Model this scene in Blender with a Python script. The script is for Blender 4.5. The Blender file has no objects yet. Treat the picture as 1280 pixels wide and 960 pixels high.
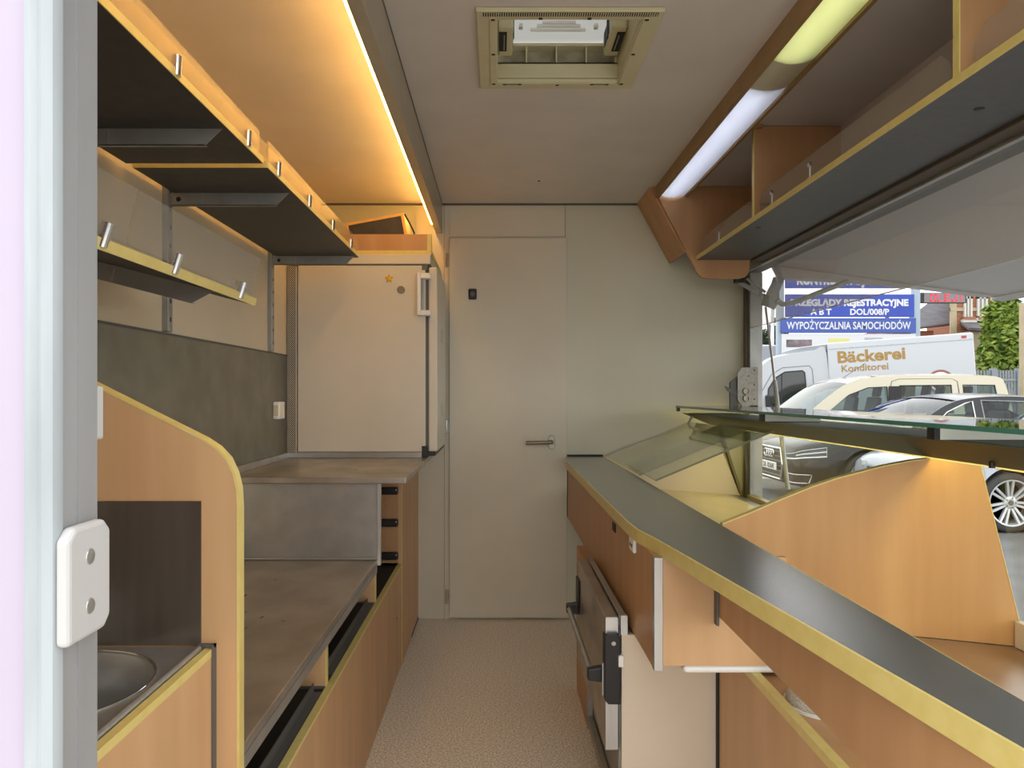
import bpy, bmesh, math, random
from mathutils import Vector, Matrix, geometry
random.seed(7)
S = bpy.context.scene
COL = S.collection

# ------------------------------------------------------------------ camera, sky, exposure
EYE = 1.155                      # camera height over the trailer floor (m)
FPX = 900.0                      # focal length in pixels of the 1280 x 960 frame
cam_d = bpy.data.cameras.new('camera')
cam = bpy.data.objects.new('camera', cam_d); COL.objects.link(cam)
cam.location = (0, 0, EYE); cam.rotation_euler = (math.radians(90), 0, 0)
cam_d.sensor_width = 36.0; cam_d.lens = FPX * 36.0 / 1280.0
cam_d.shift_x = (640 - 622) / 1280.0; cam_d.shift_y = -(480 - 492) / 1280.0
cam_d.clip_start = 0.02; cam_d.clip_end = 500
S.camera = cam

world = bpy.data.worlds.new('sky'); S.world = world; world.use_nodes = True
wn = world.node_tree; wn.nodes.clear()
wo = wn.nodes.new('ShaderNodeOutputWorld'); wb = wn.nodes.new('ShaderNodeBackground')
wt = wn.nodes.new('ShaderNodeTexCoord'); wsep = wn.nodes.new('ShaderNodeSeparateXYZ')
wr = wn.nodes.new('ShaderNodeValToRGB')
wr.color_ramp.elements[0].position = 0.0; wr.color_ramp.elements[0].color = (1.0, 1.0, 1.0, 1)
wr.color_ramp.elements[1].position = 1.0; wr.color_ramp.elements[1].color = (0.93, 0.97, 1.0, 1)
wn.links.new(wt.outputs['Generated'], wsep.inputs[0]); wn.links.new(wsep.outputs['Z'], wr.inputs[0])
wn.links.new(wr.outputs[0], wb.inputs[0]); wn.links.new(wb.outputs[0], wo.inputs[0])
wb.inputs[1].default_value = 2.1

S.view_settings.view_transform = 'Standard'; S.view_settings.look = 'None'
S.view_settings.exposure = 0.35; S.view_settings.gamma = 1.0
S.view_settings.use_curve_mapping = False

LAMP_WARM = 19.0      # fluorescent tube behind the left valance
LAMP_WHITE = 6.2      # tube behind the white diffuser
LAMP_LIME = 5.2       # tube behind the lime diffuser
LAMP_CASE = 12.0       # tube in the display canopy

# ------------------------------------------------------------------ helpers
def lin(c):
    c = c / 255.0
    return c / 12.92 if c <= 0.04045 else ((c + 0.055) / 1.055) ** 2.4
def rgb(r, g, b): return (lin(r), lin(g), lin(b), 1.0)

def at(px, py, Y):
    """photo measurement (1280 x 960 frame) at depth Y -> metres"""
    return Vector(((px - 622) / FPX * Y, Y, EYE + (492 - py) / FPX * Y))

def mat(name, col, rough=0.5, metal=0.0, col2=None, scale=(8, 8, 8), detail=3.0, lo=0.35, hi=0.65,
        bump=0.0, bump_scale=60.0, spec=0.5, coat=0.0, coat_rough=0.06, emit=None, emit_s=0.0, rough_var=0.0):
    m = bpy.data.materials.new(name); m.use_nodes = True
    nt = m.node_tree; p = nt.nodes['Principled BSDF']
    p.inputs['Base Color'].default_value = col
    p.inputs['Roughness'].default_value = rough
    p.inputs['Metallic'].default_value = metal
    p.inputs['Specular IOR Level'].default_value = spec
    p.inputs['Coat Weight'].default_value = coat
    if coat: p.inputs['Coat Roughness'].default_value = coat_rough
    tc = nt.nodes.new('ShaderNodeTexCoord')
    if col2 is not None or rough_var:
        mp = nt.nodes.new('ShaderNodeMapping'); mp.inputs['Scale'].default_value = scale
        nz = nt.nodes.new('ShaderNodeTexNoise'); nz.inputs['Scale'].default_value = 1.0
        nz.inputs['Detail'].default_value = detail
        nt.links.new(tc.outputs['Object'], mp.inputs[0]); nt.links.new(mp.outputs[0], nz.inputs['Vector'])
        if col2 is not None:
            rp = nt.nodes.new('ShaderNodeValToRGB')
            rp.color_ramp.elements[0].position = lo; rp.color_ramp.elements[0].color = col
            rp.color_ramp.elements[1].position = hi; rp.color_ramp.elements[1].color = col2
            nt.links.new(nz.outputs['Fac'], rp.inputs[0]); nt.links.new(rp.outputs[0], p.inputs['Base Color'])
        if rough_var:
            mr = nt.nodes.new('ShaderNodeMapRange')
            mr.inputs['To Min'].default_value = rough - rough_var; mr.inputs['To Max'].default_value = rough + rough_var
            nt.links.new(nz.outputs['Fac'], mr.inputs[0]); nt.links.new(mr.outputs[0], p.inputs['Roughness'])
    if bump:
        n2 = nt.nodes.new('ShaderNodeTexNoise'); n2.inputs['Scale'].default_value = bump_scale
        bp = nt.nodes.new('ShaderNodeBump'); bp.inputs['Strength'].default_value = bump; bp.inputs['Distance'].default_value = 0.002
        nt.links.new(tc.outputs['Object'], n2.inputs['Vector']); nt.links.new(n2.outputs['Fac'], bp.inputs['Height'])
        nt.links.new(bp.outputs[0], p.inputs['Normal'])
    if emit is not None:
        p.inputs['Emission Color'].default_value = emit; p.inputs['Emission Strength'].default_value = emit_s
    return m

def sheet(name, tint, haze=0.0, haze_col=(1, 1, 1, 1), rough=0.02, ior=1.45, gloss=1.0):
    """thin clear sheet: transparent, a little milk, Fresnel reflection"""
    m = bpy.data.materials.new(name); m.use_nodes = True
    nt = m.node_tree; nt.nodes.clear()
    out = nt.nodes.new('ShaderNodeOutputMaterial')
    tr = nt.nodes.new('ShaderNodeBsdfTransparent'); tr.inputs[0].default_value = tint
    df = nt.nodes.new('ShaderNodeBsdfTranslucent'); df.inputs[0].default_value = haze_col
    d2 = nt.nodes.new('ShaderNodeBsdfDiffuse'); d2.inputs[0].default_value = haze_col
    mm = nt.nodes.new('ShaderNodeMixShader'); mm.inputs[0].default_value = 0.5
    nt.links.new(df.outputs[0], mm.inputs[1]); nt.links.new(d2.outputs[0], mm.inputs[2])
    m1 = nt.nodes.new('ShaderNodeMixShader'); m1.inputs[0].default_value = haze
    nt.links.new(tr.outputs[0], m1.inputs[1]); nt.links.new(mm.outputs[0], m1.inputs[2])
    gl = nt.nodes.new('ShaderNodeBsdfGlossy'); gl.inputs['Roughness'].default_value = rough
    lw = nt.nodes.new('ShaderNodeLayerWeight'); lw.inputs[0].default_value = 0.5      # Facing = 1 - |cos|
    pw = nt.nodes.new('ShaderNodeMath'); pw.operation = 'POWER'; pw.inputs[1].default_value = 5.0
    nt.links.new(lw.outputs['Facing'], pw.inputs[0])
    r0 = ((ior - 1) / (ior + 1)) ** 2
    ml = nt.nodes.new('ShaderNodeMath'); ml.operation = 'MULTIPLY_ADD'
    ml.inputs[1].default_value = (1 - r0) * gloss; ml.inputs[2].default_value = r0 * gloss
    nt.links.new(pw.outputs[0], ml.inputs[0])
    m2 = nt.nodes.new('ShaderNodeMixShader')
    nt.links.new(ml.outputs[0], m2.inputs[0]); nt.links.new(m1.outputs[0], m2.inputs[1]); nt.links.new(gl.outputs[0], m2.inputs[2])
    nt.links.new(m2.outputs[0], out.inputs[0])
    return m

class MB:
    def __init__(s): s.v = []; s.f = []
    def add(s, vs, fs):
        o = len(s.v); s.v += [Vector(v) for v in vs]; s.f += [tuple(i + o for i in f) for f in fs]; return s
    def box(s, x0, x1, y0, y1, z0, z1):
        return s.add([(x0, y0, z0), (x1, y0, z0), (x1, y1, z0), (x0, y1, z0), (x0, y0, z1), (x1, y0, z1), (x1, y1, z1), (x0, y1, z1)],
                     [(3, 2, 1, 0), (4, 5, 6, 7), (0, 1, 5, 4), (1, 2, 6, 5), (2, 3, 7, 6), (3, 0, 4, 7)])
    def prism(s, pts, axis, a, b):
        n = len(pts)
        def q(p, t):
            return {'x': (t, p[0], p[1]), 'y': (p[0], t, p[1]), 'z': (p[0], p[1], t)}[axis]
        vs = [q(p, a) for p in pts] + [q(p, b) for p in pts]
        fs = [tuple(range(n)), tuple(range(2 * n - 1, n - 1, -1))]
        fs += [(i, i + n, (i + 1) % n + n, (i + 1) % n) for i in range(n)]
        return s.add(vs, fs)
    def band(s, pts, axis, a, b, t):
        """edging strip of thickness t along an open outline, on its left side"""
        P = [Vector(p) for p in pts]; off = []
        for i in range(len(P)):
            d = (P[min(i + 1, len(P) - 1)] - P[max(i - 1, 0)]).normalized()
            off.append(P[i] + Vector((-d.y, d.x)) * t)
        for i in range(len(P) - 1):
            s.prism([P[i], P[i + 1], off[i + 1], off[i]], axis, a, b)
        return s
    def tube(s, path, r, seg=10, cap=True):
        P = [Vector(p) for p in path]; rings = []; n = len(P)
        for i in range(n):
            d = (P[min(i + 1, n - 1)] - P[max(i - 1, 0)]).normalized()
            u = d.orthogonal().normalized() if i == 0 else (u - d * u.dot(d)).normalized()
            w = d.cross(u); rr = r[i] if isinstance(r, (list, tuple)) else r
            rings.append([P[i] + (u * math.cos(2 * math.pi * k / seg) + w * math.sin(2 * math.pi * k / seg)) * rr for k in range(seg)])
        vs = [v for R in rings for v in R]; fs = []
        for i in range(n - 1):
            for k in range(seg):
                k2 = (k + 1) % seg
                fs.append((i * seg + k, i * seg + k2, (i + 1) * seg + k2, (i + 1) * seg + k))
        if cap: fs += [tuple(range(seg - 1, -1, -1)), tuple(range((n - 1) * seg, n * seg))]
        return s.add(vs, fs)
    def lathe(s, prof, c, axis='z', seg=24, cap=True):
        """profile of (radius, height) pairs turned round an axis through c"""
        c = Vector(c); vs = []; fs = []; n = len(prof)
        for (r, h) in prof:
            for k in range(seg):
                a = 2 * math.pi * k / seg; x, y = r * math.cos(a), r * math.sin(a)
                vs.append(c + Vector({'z': (x, y, h), 'y': (x, h, y), 'x': (h, x, y)}[axis]))
        for i in range(n - 1):
            for k in range(seg):
                k2 = (k + 1) % seg
                fs.append((i * seg + k, i * seg + k2, (i + 1) * seg + k2, (i + 1) * seg + k))
        if cap: fs += [tuple(range(seg)), tuple(range((n - 1) * seg, n * seg))]
        return s.add(vs, fs)
    def loft(s, secs, closed=True, cap=True):
        n = len(secs[0]); vs = [v for q in secs for v in q]; fs = []
        for i in range(len(secs) - 1):
            for k in range(n if closed else n - 1):
                k2 = (k + 1) % n
                fs.append((i * n + k, i * n + k2, (i + 1) * n + k2, (i + 1) * n + k))
        if cap and closed: fs += [tuple(range(n - 1, -1, -1)), tuple(range((len(secs) - 1) * n, len(secs) * n))]
        return s.add(vs, fs)
    def holed(s, outer, holes, fn, thick=None):
        """flat sheet with holes; fn maps (u, v, t) to a point; t = 0 front, 1 back"""
        loops = [outer] + holes
        tri = geometry.tessellate_polygon([[Vector((p[0], p[1], 0)) for p in L] for L in loops])
        flat = [p for L in loops for p in L]; n = len(flat)
        s_f = [tuple(t) for t in tri]
        if thick is None:
            return s.add([fn(p[0], p[1], 0) for p in flat], s_f)
        vs = [fn(p[0], p[1], 0) for p in flat] + [fn(p[0], p[1], 1) for p in flat]
        fs = s_f + [tuple(i + n for i in reversed(t)) for t in s_f]; o = 0
        for L in loops:
            k = len(L)
            fs += [(o + i, o + (i + 1) % k, o + (i + 1) % k + n, o + i + n) for i in range(k)]; o += k
        return s.add(vs, fs)
    def obj(s, name, m, parent=None, bevel=0.0, smooth=False, local=False, segs=2, stuff=False):
        off = Vector((0, 0, 0))
        if parent is not None and not local:
            q = parent
            while q is not None: off = off + q.location; q = q.parent
        me = bpy.data.meshes.new(name); bm = bmesh.new()
        bv = [bm.verts.new(v - off) for v in s.v]
        for f in s.f:
            try: bm.faces.new([bv[i] for i in f])
            except ValueError: pass
        bmesh.ops.recalc_face_normals(bm, faces=bm.faces)
        if bevel:
            ed = [e for e in bm.edges if len(e.link_faces) == 2 and e.calc_face_angle(0) > 0.6]
            bmesh.ops.bevel(bm, geom=ed, offset=bevel, segments=segs, affect='EDGES', clamp_overlap=True, profile=0.5)
        bm.to_mesh(me); bm.free()
        if smooth:
            me.polygons.foreach_set('use_smooth', [True] * len(me.polygons))
            try: me.set_sharp_from_angle(angle=math.radians(40))
            except Exception: pass
        me.materials.append(m)
        o = bpy.data.objects.new(name, me); COL.objects.link(o)
        if parent is not None: o.parent = parent
        if stuff: o['kind'] = 'stuff'
        return o

def thing(name, label, cat, loc=(0, 0, 0), rotz=0.0, group=None):
    o = bpy.data.objects.new(name, None); COL.objects.link(o)
    o.empty_display_size = 0.05
    o.location = loc; o.rotation_euler = (0, 0, rotz); tag(o, label, cat, group); return o
def tag(o, label, cat, group=None):
    o['label'] = label; o['category'] = cat
    if group: o['group'] = group
    return o
def struct(o):
    o['kind'] = 'structure'; return o
def lab(o, label):
    o['label'] = label; return o

def text(body, m, parent, origin, right, up, width, height, bold=0.0, name='lettering', local=False, depth=0.002, slab=False):
    """lettering as thin raised mesh fitted to width x height; origin = lower left corner"""
    cu = bpy.data.curves.new('t', 'FONT'); cu.body = body; cu.size = 1.0; cu.offset = bold; cu.resolution_u = 3
    to = bpy.data.objects.new('t', cu); COL.objects.link(to)
    dg = bpy.context.evaluated_depsgraph_get(); me = bpy.data.meshes.new_from_object(to.evaluated_get(dg))
    V = [v.co.copy() for v in me.vertices]; F = [tuple(p.vertices) for p in me.polygons]
    bpy.data.objects.remove(to); bpy.data.curves.remove(cu); bpy.data.meshes.remove(me)
    x0 = min(v.x for v in V); x1 = max(v.x for v in V); sx = width / (x1 - x0); sy = height / 0.73
    right = Vector(right).normalized(); up = Vector(up).normalized(); nrm = right.cross(up)
    mb = MB(); O = Vector(origin)
    mb.add([O + right * ((v.x - x0) * sx) + up * (v.y * sy) + nrm * depth for v in V], F)
    return mb.obj(name, m, parent, local=local)

# ------------------------------------------------------------------ materials
def wood(name, a, b, sc=(14, 14, 1.6)):
    return mat(name, a, 0.42, col2=b, scale=sc, detail=5, lo=0.3, hi=0.72, spec=0.4)
M = {}
M['trim_brown'] = wood('brown_trim', rgb(150, 120, 78), rgb(160, 130, 86))
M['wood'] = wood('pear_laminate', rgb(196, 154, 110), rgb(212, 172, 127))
M['wood_flat'] = wood('pear_laminate_flat', rgb(190, 148, 106), rgb(206, 166, 122), (14, 1.6, 14))
M['wood_shaded'] = wood('pear_laminate_shade', rgb(182, 137, 94), rgb(196, 152, 108))  # darker copy of the pear laminate, shade put into its colour
M['pine'] = wood('pine', rgb(222, 170, 96), rgb(236, 190, 120), (3, 20, 20))
M['edge'] = mat('yellow_edging', rgb(216, 196, 118), 0.35, col2=rgb(222, 203, 128), scale=(40, 40, 40))
M['dark_board'] = mat('dark_laminate', rgb(62, 58, 54), 0.5, col2=rgb(70, 66, 61), scale=(30, 30, 30))
M['worktop'] = mat('anthracite_worktop', rgb(80, 80, 79), 0.27, col2=rgb(88, 88, 86), scale=(9, 5, 5), detail=9, lo=.3, hi=.75, spec=1.0, coat=0.8, coat_rough=0.24)
M['steel'] = mat('brushed_steel', rgb(184, 184, 181), 0.32, 0.7, col2=rgb(170, 170, 167), scale=(14, 14, 14), detail=8, rough_var=0.07)
M['steel_worn'] = mat('worn_steel', rgb(186, 178, 168), 0.33, 0.65, col2=rgb(156, 148, 137), scale=(6, 5, 5), detail=8, rough_var=0.1)
M['steel_wall'] = mat('dull_steel_sheet', rgb(150, 149, 138), 0.42, 0.85, col2=rgb(136, 135, 124), scale=(9, 9, 9), detail=6)
M['alu'] = mat('anodised_aluminium', rgb(200, 200, 198), 0.35, 0.9, col2=rgb(186, 186, 184), scale=(30, 30, 3))
M['zinc'] = mat('zinc_plate', rgb(150, 146, 136), 0.45, 0.6, col2=rgb(132, 128, 118), scale=(60, 60, 60))
M['handle_grey'] = mat('satin_handle', rgb(140, 134, 120), 0.35, 0.7)
M['alu_dull'] = mat('dull_aluminium', rgb(172, 172, 168), 0.45, 0.6, col2=rgb(158, 158, 154), scale=(12, 12, 12))
M['chrome'] = mat('chrome', rgb(225, 225, 225), 0.12, 1.0)
M['wall_cream'] = mat('cream_wall_panel', rgb(222, 206, 176), 0.55, col2=rgb(216, 200, 170), scale=(3, 3, 3))
M['wall_white'] = mat('white_wall_panel', rgb(206, 203, 182), 0.5, col2=rgb(201, 198, 176), scale=(2.5, 2.5, 2.5), bump=0.12, bump_scale=180)
M['door_white'] = mat('white_door', rgb(212, 204, 184), 0.45, col2=rgb(207, 199, 178), scale=(3, 3, 3))
M['ceiling'] = mat('ceiling_panel', rgb(216, 208, 203), 0.6, col2=rgb(210, 202, 197), scale=(5, 5, 5), bump=0.1, bump_scale=150)
M['floor'] = mat('speckled_vinyl', rgb(192, 179, 160), 0.34, col2=rgb(244, 238, 228), scale=(165, 165, 165), detail=3, lo=0.40, hi=0.60)
M['fridge'] = mat('fridge_white', rgb(216, 208, 192), 0.38, col2=rgb(211, 203, 186), scale=(3, 3, 3))
M['cream'] = mat('cream_panel', rgb(226, 212, 190), 0.5, col2=rgb(220, 206, 184), scale=(4, 4, 4))
M['plastic_white'] = mat('white_plastic', rgb(236, 234, 230), 0.35)
M['plastic_black'] = mat('black_plastic', rgb(24, 24, 25), 0.4)
M['rubber'] = mat('black_rubber', rgb(30, 29, 28), 0.7, col2=rgb(36, 35, 33), scale=(80, 80, 80))
M['rubber_grey'] = mat('grey_profile', rgb(92, 90, 86), 0.5)
M['hatch'] = mat('beige_hatch_plastic', rgb(206, 198, 162), 0.45, col2=rgb(200, 192, 156), scale=(10, 10, 10))
M['dirt_hatch'] = mat('dusty_hatch_plastic', rgb(176, 168, 144), 0.6, col2=rgb(132, 124, 104), scale=(26, 26, 26), detail=8, lo=0.4, hi=0.8)
M['gold'] = mat('gold_star', rgb(222, 178, 40), 0.35, 0.6)
M['grey_coin'] = mat('grey_magnet', rgb(132, 124, 106), 0.5)
M['olive'] = mat('olive_reflector', rgb(44, 51, 22), 0.55)
M['jamb_plastic'] = mat('jamb_plastic', rgb(188, 186, 184), 0.4)
M['cover_edge'] = mat('cover_edge', rgb(130, 134, 112), 0.2)
M['flap'] = mat('flap_panel', rgb(196, 194, 192), 0.4, col2=rgb(190, 188, 186), scale=(2, 2, 2))
M['pink_wall'] = mat('lavender_gelcoat', rgb(182, 172, 188), 0.35, col2=rgb(178, 167, 185), scale=(3, 3, 3))
M['frame_white'] = mat('frame_white', rgb(172, 179, 182), 0.4, col2=rgb(156, 162, 165), scale=(30, 30, 4), detail=5, lo=0.4, hi=0.7)
M['frame_grey'] = mat('frame_grey', rgb(148, 148, 148), 0.45, col2=rgb(140, 140, 140), scale=(20, 20, 4))
M['brown_channel'] = mat('brown_channel', rgb(84, 72, 56), 0.5)
M['glass'] = sheet('clear_glass', (0.92, 0.95, 0.91, 1), 0.03, (0.85, 0.88, 0.8, 1))
M['glass_front'] = sheet('front_glass', (0.93, 0.95, 0.93, 1), 0.0)
M['glass_edge'] = mat('glass_edge', rgb(60, 128, 108), 0.15, spec=0.6)
M['acrylic'] = sheet('clear_acrylic', (0.92, 0.90, 0.87, 1), 0.12, (0.9, 0.88, 0.84, 1), 0.05)
M['acrylic_lit'] = sheet('lamp_tinted_acrylic', (0.95, 0.9, 0.8, 1), 0.14, (0.95, 0.88, 0.72, 1), 0.22, gloss=.4)  # warm tint stands in for lamp glow on the clear guards
M['clear_film'] = sheet('clear_plastic_sheet', (0.88, 0.86, 0.84, 1), 0.10, (0.9, 0.9, 0.9, 1), 0.04)
M['mesh_white'] = mat('white_mesh', rgb(206, 200, 188), 0.6, col2=rgb(160, 154, 144), scale=(420, 420, 420), detail=1, lo=0.42, hi=0.6)
M['lamp_warm'] = mat('warm_tube', rgb(255, 220, 140), 0.5, emit=(1.0, 0.56, 0.145, 1), emit_s=LAMP_WARM)
M['lamp_white'] = sheet('white_diffuser', (1, 1, 1, 1), 0.94, rgb(236, 238, 244), 0.25, gloss=.6)
M['tube_white'] = mat('white_tube', rgb(240, 240, 240), 0.5, emit=(0.82, 0.88, 1.0, 1), emit_s=LAMP_WHITE)
M['lamp_lime'] = sheet('lime_diffuser', (1, 1, .8, 1), 0.94, rgb(238, 241, 214), 0.25, gloss=.6)
M['tube_lime'] = mat('lime_tube', rgb(240, 240, 210), 0.5, emit=(0.96, 1.0, 0.80, 1), emit_s=LAMP_LIME)
M['lamp_case'] = mat('canopy_tube', rgb(255, 240, 120), 0.5, emit=(1.0, 0.87, 0.20, 1), emit_s=LAMP_CASE)
M['lamp_gap'] = mat('clear_lamp_cover', rgb(206, 198, 178), 0.25)
M['glow_strip'] = sheet('added_glow_strip', (1, 1, 1, 1), 0.9, (0.95, 0.9, 0.7, 1), 0.2)  # for the added strip that passes canopy lamp light
M['dome'] = sheet('dome_acrylic', (0.3, 0.3, 0.28, 1), 1.0, (0.33, 0.325, 0.30, 1), 0.1)

# dark stains on the worn steel
nt = M['steel_worn'].node_tree; p = nt.nodes['Principled BSDF']
src = p.inputs['Base Color'].links[0].from_socket
tc = nt.nodes.new('ShaderNodeTexCoord'); n3 = nt.nodes.new('ShaderNodeTexNoise'); n3.inputs['Scale'].default_value = 24; n3.inputs['Detail'].default_value = 5
mp = nt.nodes.new('ShaderNodeMapping'); mp.inputs['Scale'].default_value = (1.0, .55, 1.0)
r3 = nt.nodes.new('ShaderNodeValToRGB'); r3.color_ramp.elements[0].position = .69; r3.color_ramp.elements[0].color = (0, 0, 0, 1)
r3.color_ramp.elements[1].position = .74; r3.color_ramp.elements[1].color = (1, 1, 1, 1)
mx = nt.nodes.new('ShaderNodeMixRGB'); mx.inputs[2].default_value = rgb(84, 66, 50)
nt.links.new(tc.outputs['Object'], mp.inputs[0]); nt.links.new(mp.outputs[0], n3.inputs['Vector']); nt.links.new(n3.outputs['Fac'], r3.inputs[0])
nt.links.new(r3.outputs[0], mx.inputs[0]); nt.links.new(src, mx.inputs[1]); nt.links.new(mx.outputs[0], p.inputs['Base Color'])

# perforated sheet
m = mat('perforated_sheet', rgb(196, 188, 172), 0.5)
nt = m.node_tree; p = nt.nodes['Principled BSDF']
tc = nt.nodes.new('ShaderNodeTexCoord'); mp = nt.nodes.new('ShaderNodeMapping')
mp.inputs['Scale'].default_value = (1, 0.001, 1); mp.inputs['Rotation'].default_value = (0, math.radians(45), 0)
vo = nt.nodes.new('ShaderNodeTexVoronoi'); vo.inputs['Scale'].default_value = 150; vo.inputs['Randomness'].default_value = 0.0
rp = nt.nodes.new('ShaderNodeValToRGB'); rp.color_ramp.elements[0].position = 0.36; rp.color_ramp.elements[0].color = rgb(52, 48, 42)
rp.color_ramp.elements[1].position = 0.44; rp.color_ramp.elements[1].color = rgb(196, 188, 172)
nt.links.new(tc.outputs['Object'], mp.inputs[0]); nt.links.new(mp.outputs[0], vo.inputs['Vector'])
nt.links.new(vo.outputs['Distance'], rp.inputs[0]); nt.links.new(rp.outputs[0], p.inputs['Base Color'])
M['perforated'] = m

# ------------------------------------------------------------------ the trailer shell
YB = 3.70      # back wall
def shell():
    struct(MB().box(-.945, 1.335, .50, 3.74, -.05, 0).obj('floor', M['floor']))
    c = struct(MB().box(-.945, -.0205, .50, 3.74, 2.13, 2.17).box(.3905, 1.335, .50, 3.74, 2.13, 2.17)
               .box(-.0205, .3905, .50, 1.834, 2.13, 2.17).box(-.0205, .3905, 2.266, 3.74, 2.13, 2.17).obj('ceiling', M['ceiling']))
    MB().lathe([(.006, 0), (.004, -.003), (0.001, -.004)], (.19, 3.30, 2.13), seg=8).obj('screw_cap', M['plastic_black'], c)
    MB().lathe([(.006, 0), (.004, -.003), (0.001, -.004)], (.20, 2.78, 2.13), seg=8).obj('screw_cap', M['plastic_white'], c)
    w = struct(MB().box(-.945, -.905, .545, 3.74, 0, 2.13).obj('wall_left', M['wall_cream']))
    MB().box(-.905, -.902, 1.10, 3.083, .905, 1.315).obj('steel_panel', M['steel_wall'], w)
    MB().box(-.905, -.8995, 1.10, 3.083, 1.315, 1.321).obj('panel_joint', M['rubber_grey'], w)
    for y in (1.48, 1.955, 2.85):
        r = MB().box(-.905, -.888, y - .014, y + .014, 1.323, 2.0).obj('slotted_rail', M['alu_dull'], w, bevel=.002)
        sl = MB()
        for k in range(13): sl.box(-.8885, -.8875, y - .003, y + .003, 1.35 + k * .05, 1.362 + k * .05)
        sl.obj('slots', M['rubber'], r)
    b = struct(MB().box(-.905, 1.335, YB, 3.74, 0, 2.13).obj('wall_back', M['wall_white']))
    MB().box(-.42, -.275, YB - .004, YB, .0, 2.121).obj('frame_panel', M['door_white'], b)
    MB().box(-.273, -.2475, YB - .006, YB, .0, 2.121).obj('frame_strip', M['door_white'], b)
    MB().box(-.245, .345, YB - .004, YB, 1.962, 2.121).obj('frame_panel', M['door_white'], b)
    for x in (-.274, .347):
        MB().box(x - .001, x + .001, YB - .0035, YB, 1.96 if x > 0 else 0, 2.121).obj('panel_joint', M['rubber_grey'], b)
    struct(MB().box(-.905, 1.20, 3.688, YB, 2.122, 2.13).obj('trim_1', M['rubber_grey']))
    r = struct(MB().box(1.295, 1.335, 3.662, 3.70, 0, 2.13).box(1.295, 1.335, .50, 3.662, 0, .489)
               .box(1.295, 1.335, .50, 3.662, 1.81, 2.13).obj('wall_right', M['wall_white']))
    MB().box(1.25, 1.295, .50, 3.38, 1.80, 2.13).obj('lining', M['ceiling'], r)
    MB().box(1.255, 1.295, 3.667, 3.70, .50, 1.80).obj('corner_lining', M['wall_white'], r)
    # aluminium frame of the serving opening
    j = struct(MB().box(1.262, 1.325, 3.60, 3.66, .531, 1.761).obj('trim_2', M['alu_dull'], bevel=.003))
    MB().box(1.249, 1.262, 3.625, 3.66, .531, 1.761).obj('dark_seal', M['brown_channel'], j)
    struct(MB().box(1.186, 1.24, .50, 3.375, 1.772, 1.80).obj('trim_3', M['brown_channel'], bevel=.002))
    struct(MB().box(1.24, 1.258, .50, 3.66, 1.762, 1.80).obj('trim_4', M['alu'], bevel=.002))
    struct(MB().box(1.258, 1.335, .50, 3.66, 1.768, 1.81).obj('trim_5', M['rubber_grey'], bevel=.002))
    struct(MB().box(1.294, 1.335, .50, 3.66, .49, .53).obj('trim_6', M['alu_dull'], bevel=.003))
    # rear wall beside the entrance, with the door frame
    f = struct(MB().box(-1.30, -.308, .478, .545, -.30, 2.17).obj('wall_front', M['pink_wall']))
    fr = struct(MB().prism([(-.312, .478), (-.311, .473), (-.305, .470), (-.301, .4715), (-.297, .4690), (-.2905, .470), (-.2885, .474), (-.2885, .478)], 'z', -.30, 2.17)
                .obj('trim_7', M['frame_white'], smooth=True))
    gr = struct(MB().box(-.308, -.2905, .478, .497, -.30, 2.17).box(-.308, -.2895, .497, .500, -.30, 2.17).box(-.308, -.2905, .500, .5225, -.30, 2.17).obj('trim_8', M['frame_grey']))
shell()

def plate(name, label, x0, x1, y0, y1, z0, z1, holes):
    t = thing(name, label, 'strike plate', ((x0 + x1) / 2, (y0 + y1) / 2, z0))
    c = .008
    MB().prism([(y0, z0), (y1 - c, z0), (y1, z0 + c), (y1, z1 - c), (y1 - c, z1), (y0 + c, z1), (y0, z1 - c)], 'x', x0, x1).obj('plate', M['jamb_plastic'], t, bevel=.0035, segs=3)
    for z in holes:
        MB().lathe([(.0055, 0), (.005, .0006), (.001, .0008)], (x1, (y0 + y1) / 2 - .001, z), 'x', 14).obj('screw', M['steel'], t)
    return t
plate('strike_plate', 'white plastic strike plate with two screws on the door jamb', -.2895, -.280, .470, .522, .988, 1.066, (1.043, 1.009))
t = thing('door_stop', 'small white plastic block behind the grey door jamb, above the wooden panel', 'door stop', (-.312, .553, 1.12))
MB().box(-.33, -.307, .545, .562, 1.1195, 1.161).obj('block', M['jamb_plastic'], t, bevel=.002)

# inner door in the back wall
def inner_door():
    d = struct(MB().box(-.2467, .3536, 3.672, YB - .001, .012, 1.9486).obj('door_1', M['door_white'], bevel=.003))
    for z in (1.838, .986, .115):
        h = MB().box(-.268, -.2467, 3.685, YB, z - .036, z + .036).obj('hinge', M['alu_dull'], d, bevel=.002)
        MB().tube([(-.262, 3.682, z - .034), (-.262, 3.682, z + .034)], .005, 8).obj('hinge_pin', M['chrome'], h)
    l = MB().box(-.148, -.107, 3.66, 3.672, 1.634, 1.689).obj('lock', M['plastic_black'], d, bevel=.006, segs=3)
    MB().lathe([(.013, 0), (.011, -.004), (.001, -.0045)], (-.1275, 3.66, 1.661), 'y', 16).obj('lock_cylinder', M['rubber_grey'], l)
    ros = MB().prism([(.2755 + .017 * math.cos(a), .906 + (.018 if math.sin(a) > 0 else -.018) + .017 * math.sin(a)) for a in [k * math.pi / 10 + .01 for k in range(20)]], 'y', 3.664, 3.672)
    r = ros.obj('handle_rosette', M['handle_grey'], d, bevel=.002)
    MB().tube([(.2755, 3.664, .909), (.2755, 3.632, .909), (.268, 3.626, .909), (.150, 3.626, .906), (.146, 3.628, .906)], .0095, 12).obj('handle_lever', M['handle_grey'], r, smooth=True)
inner_door()

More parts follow.
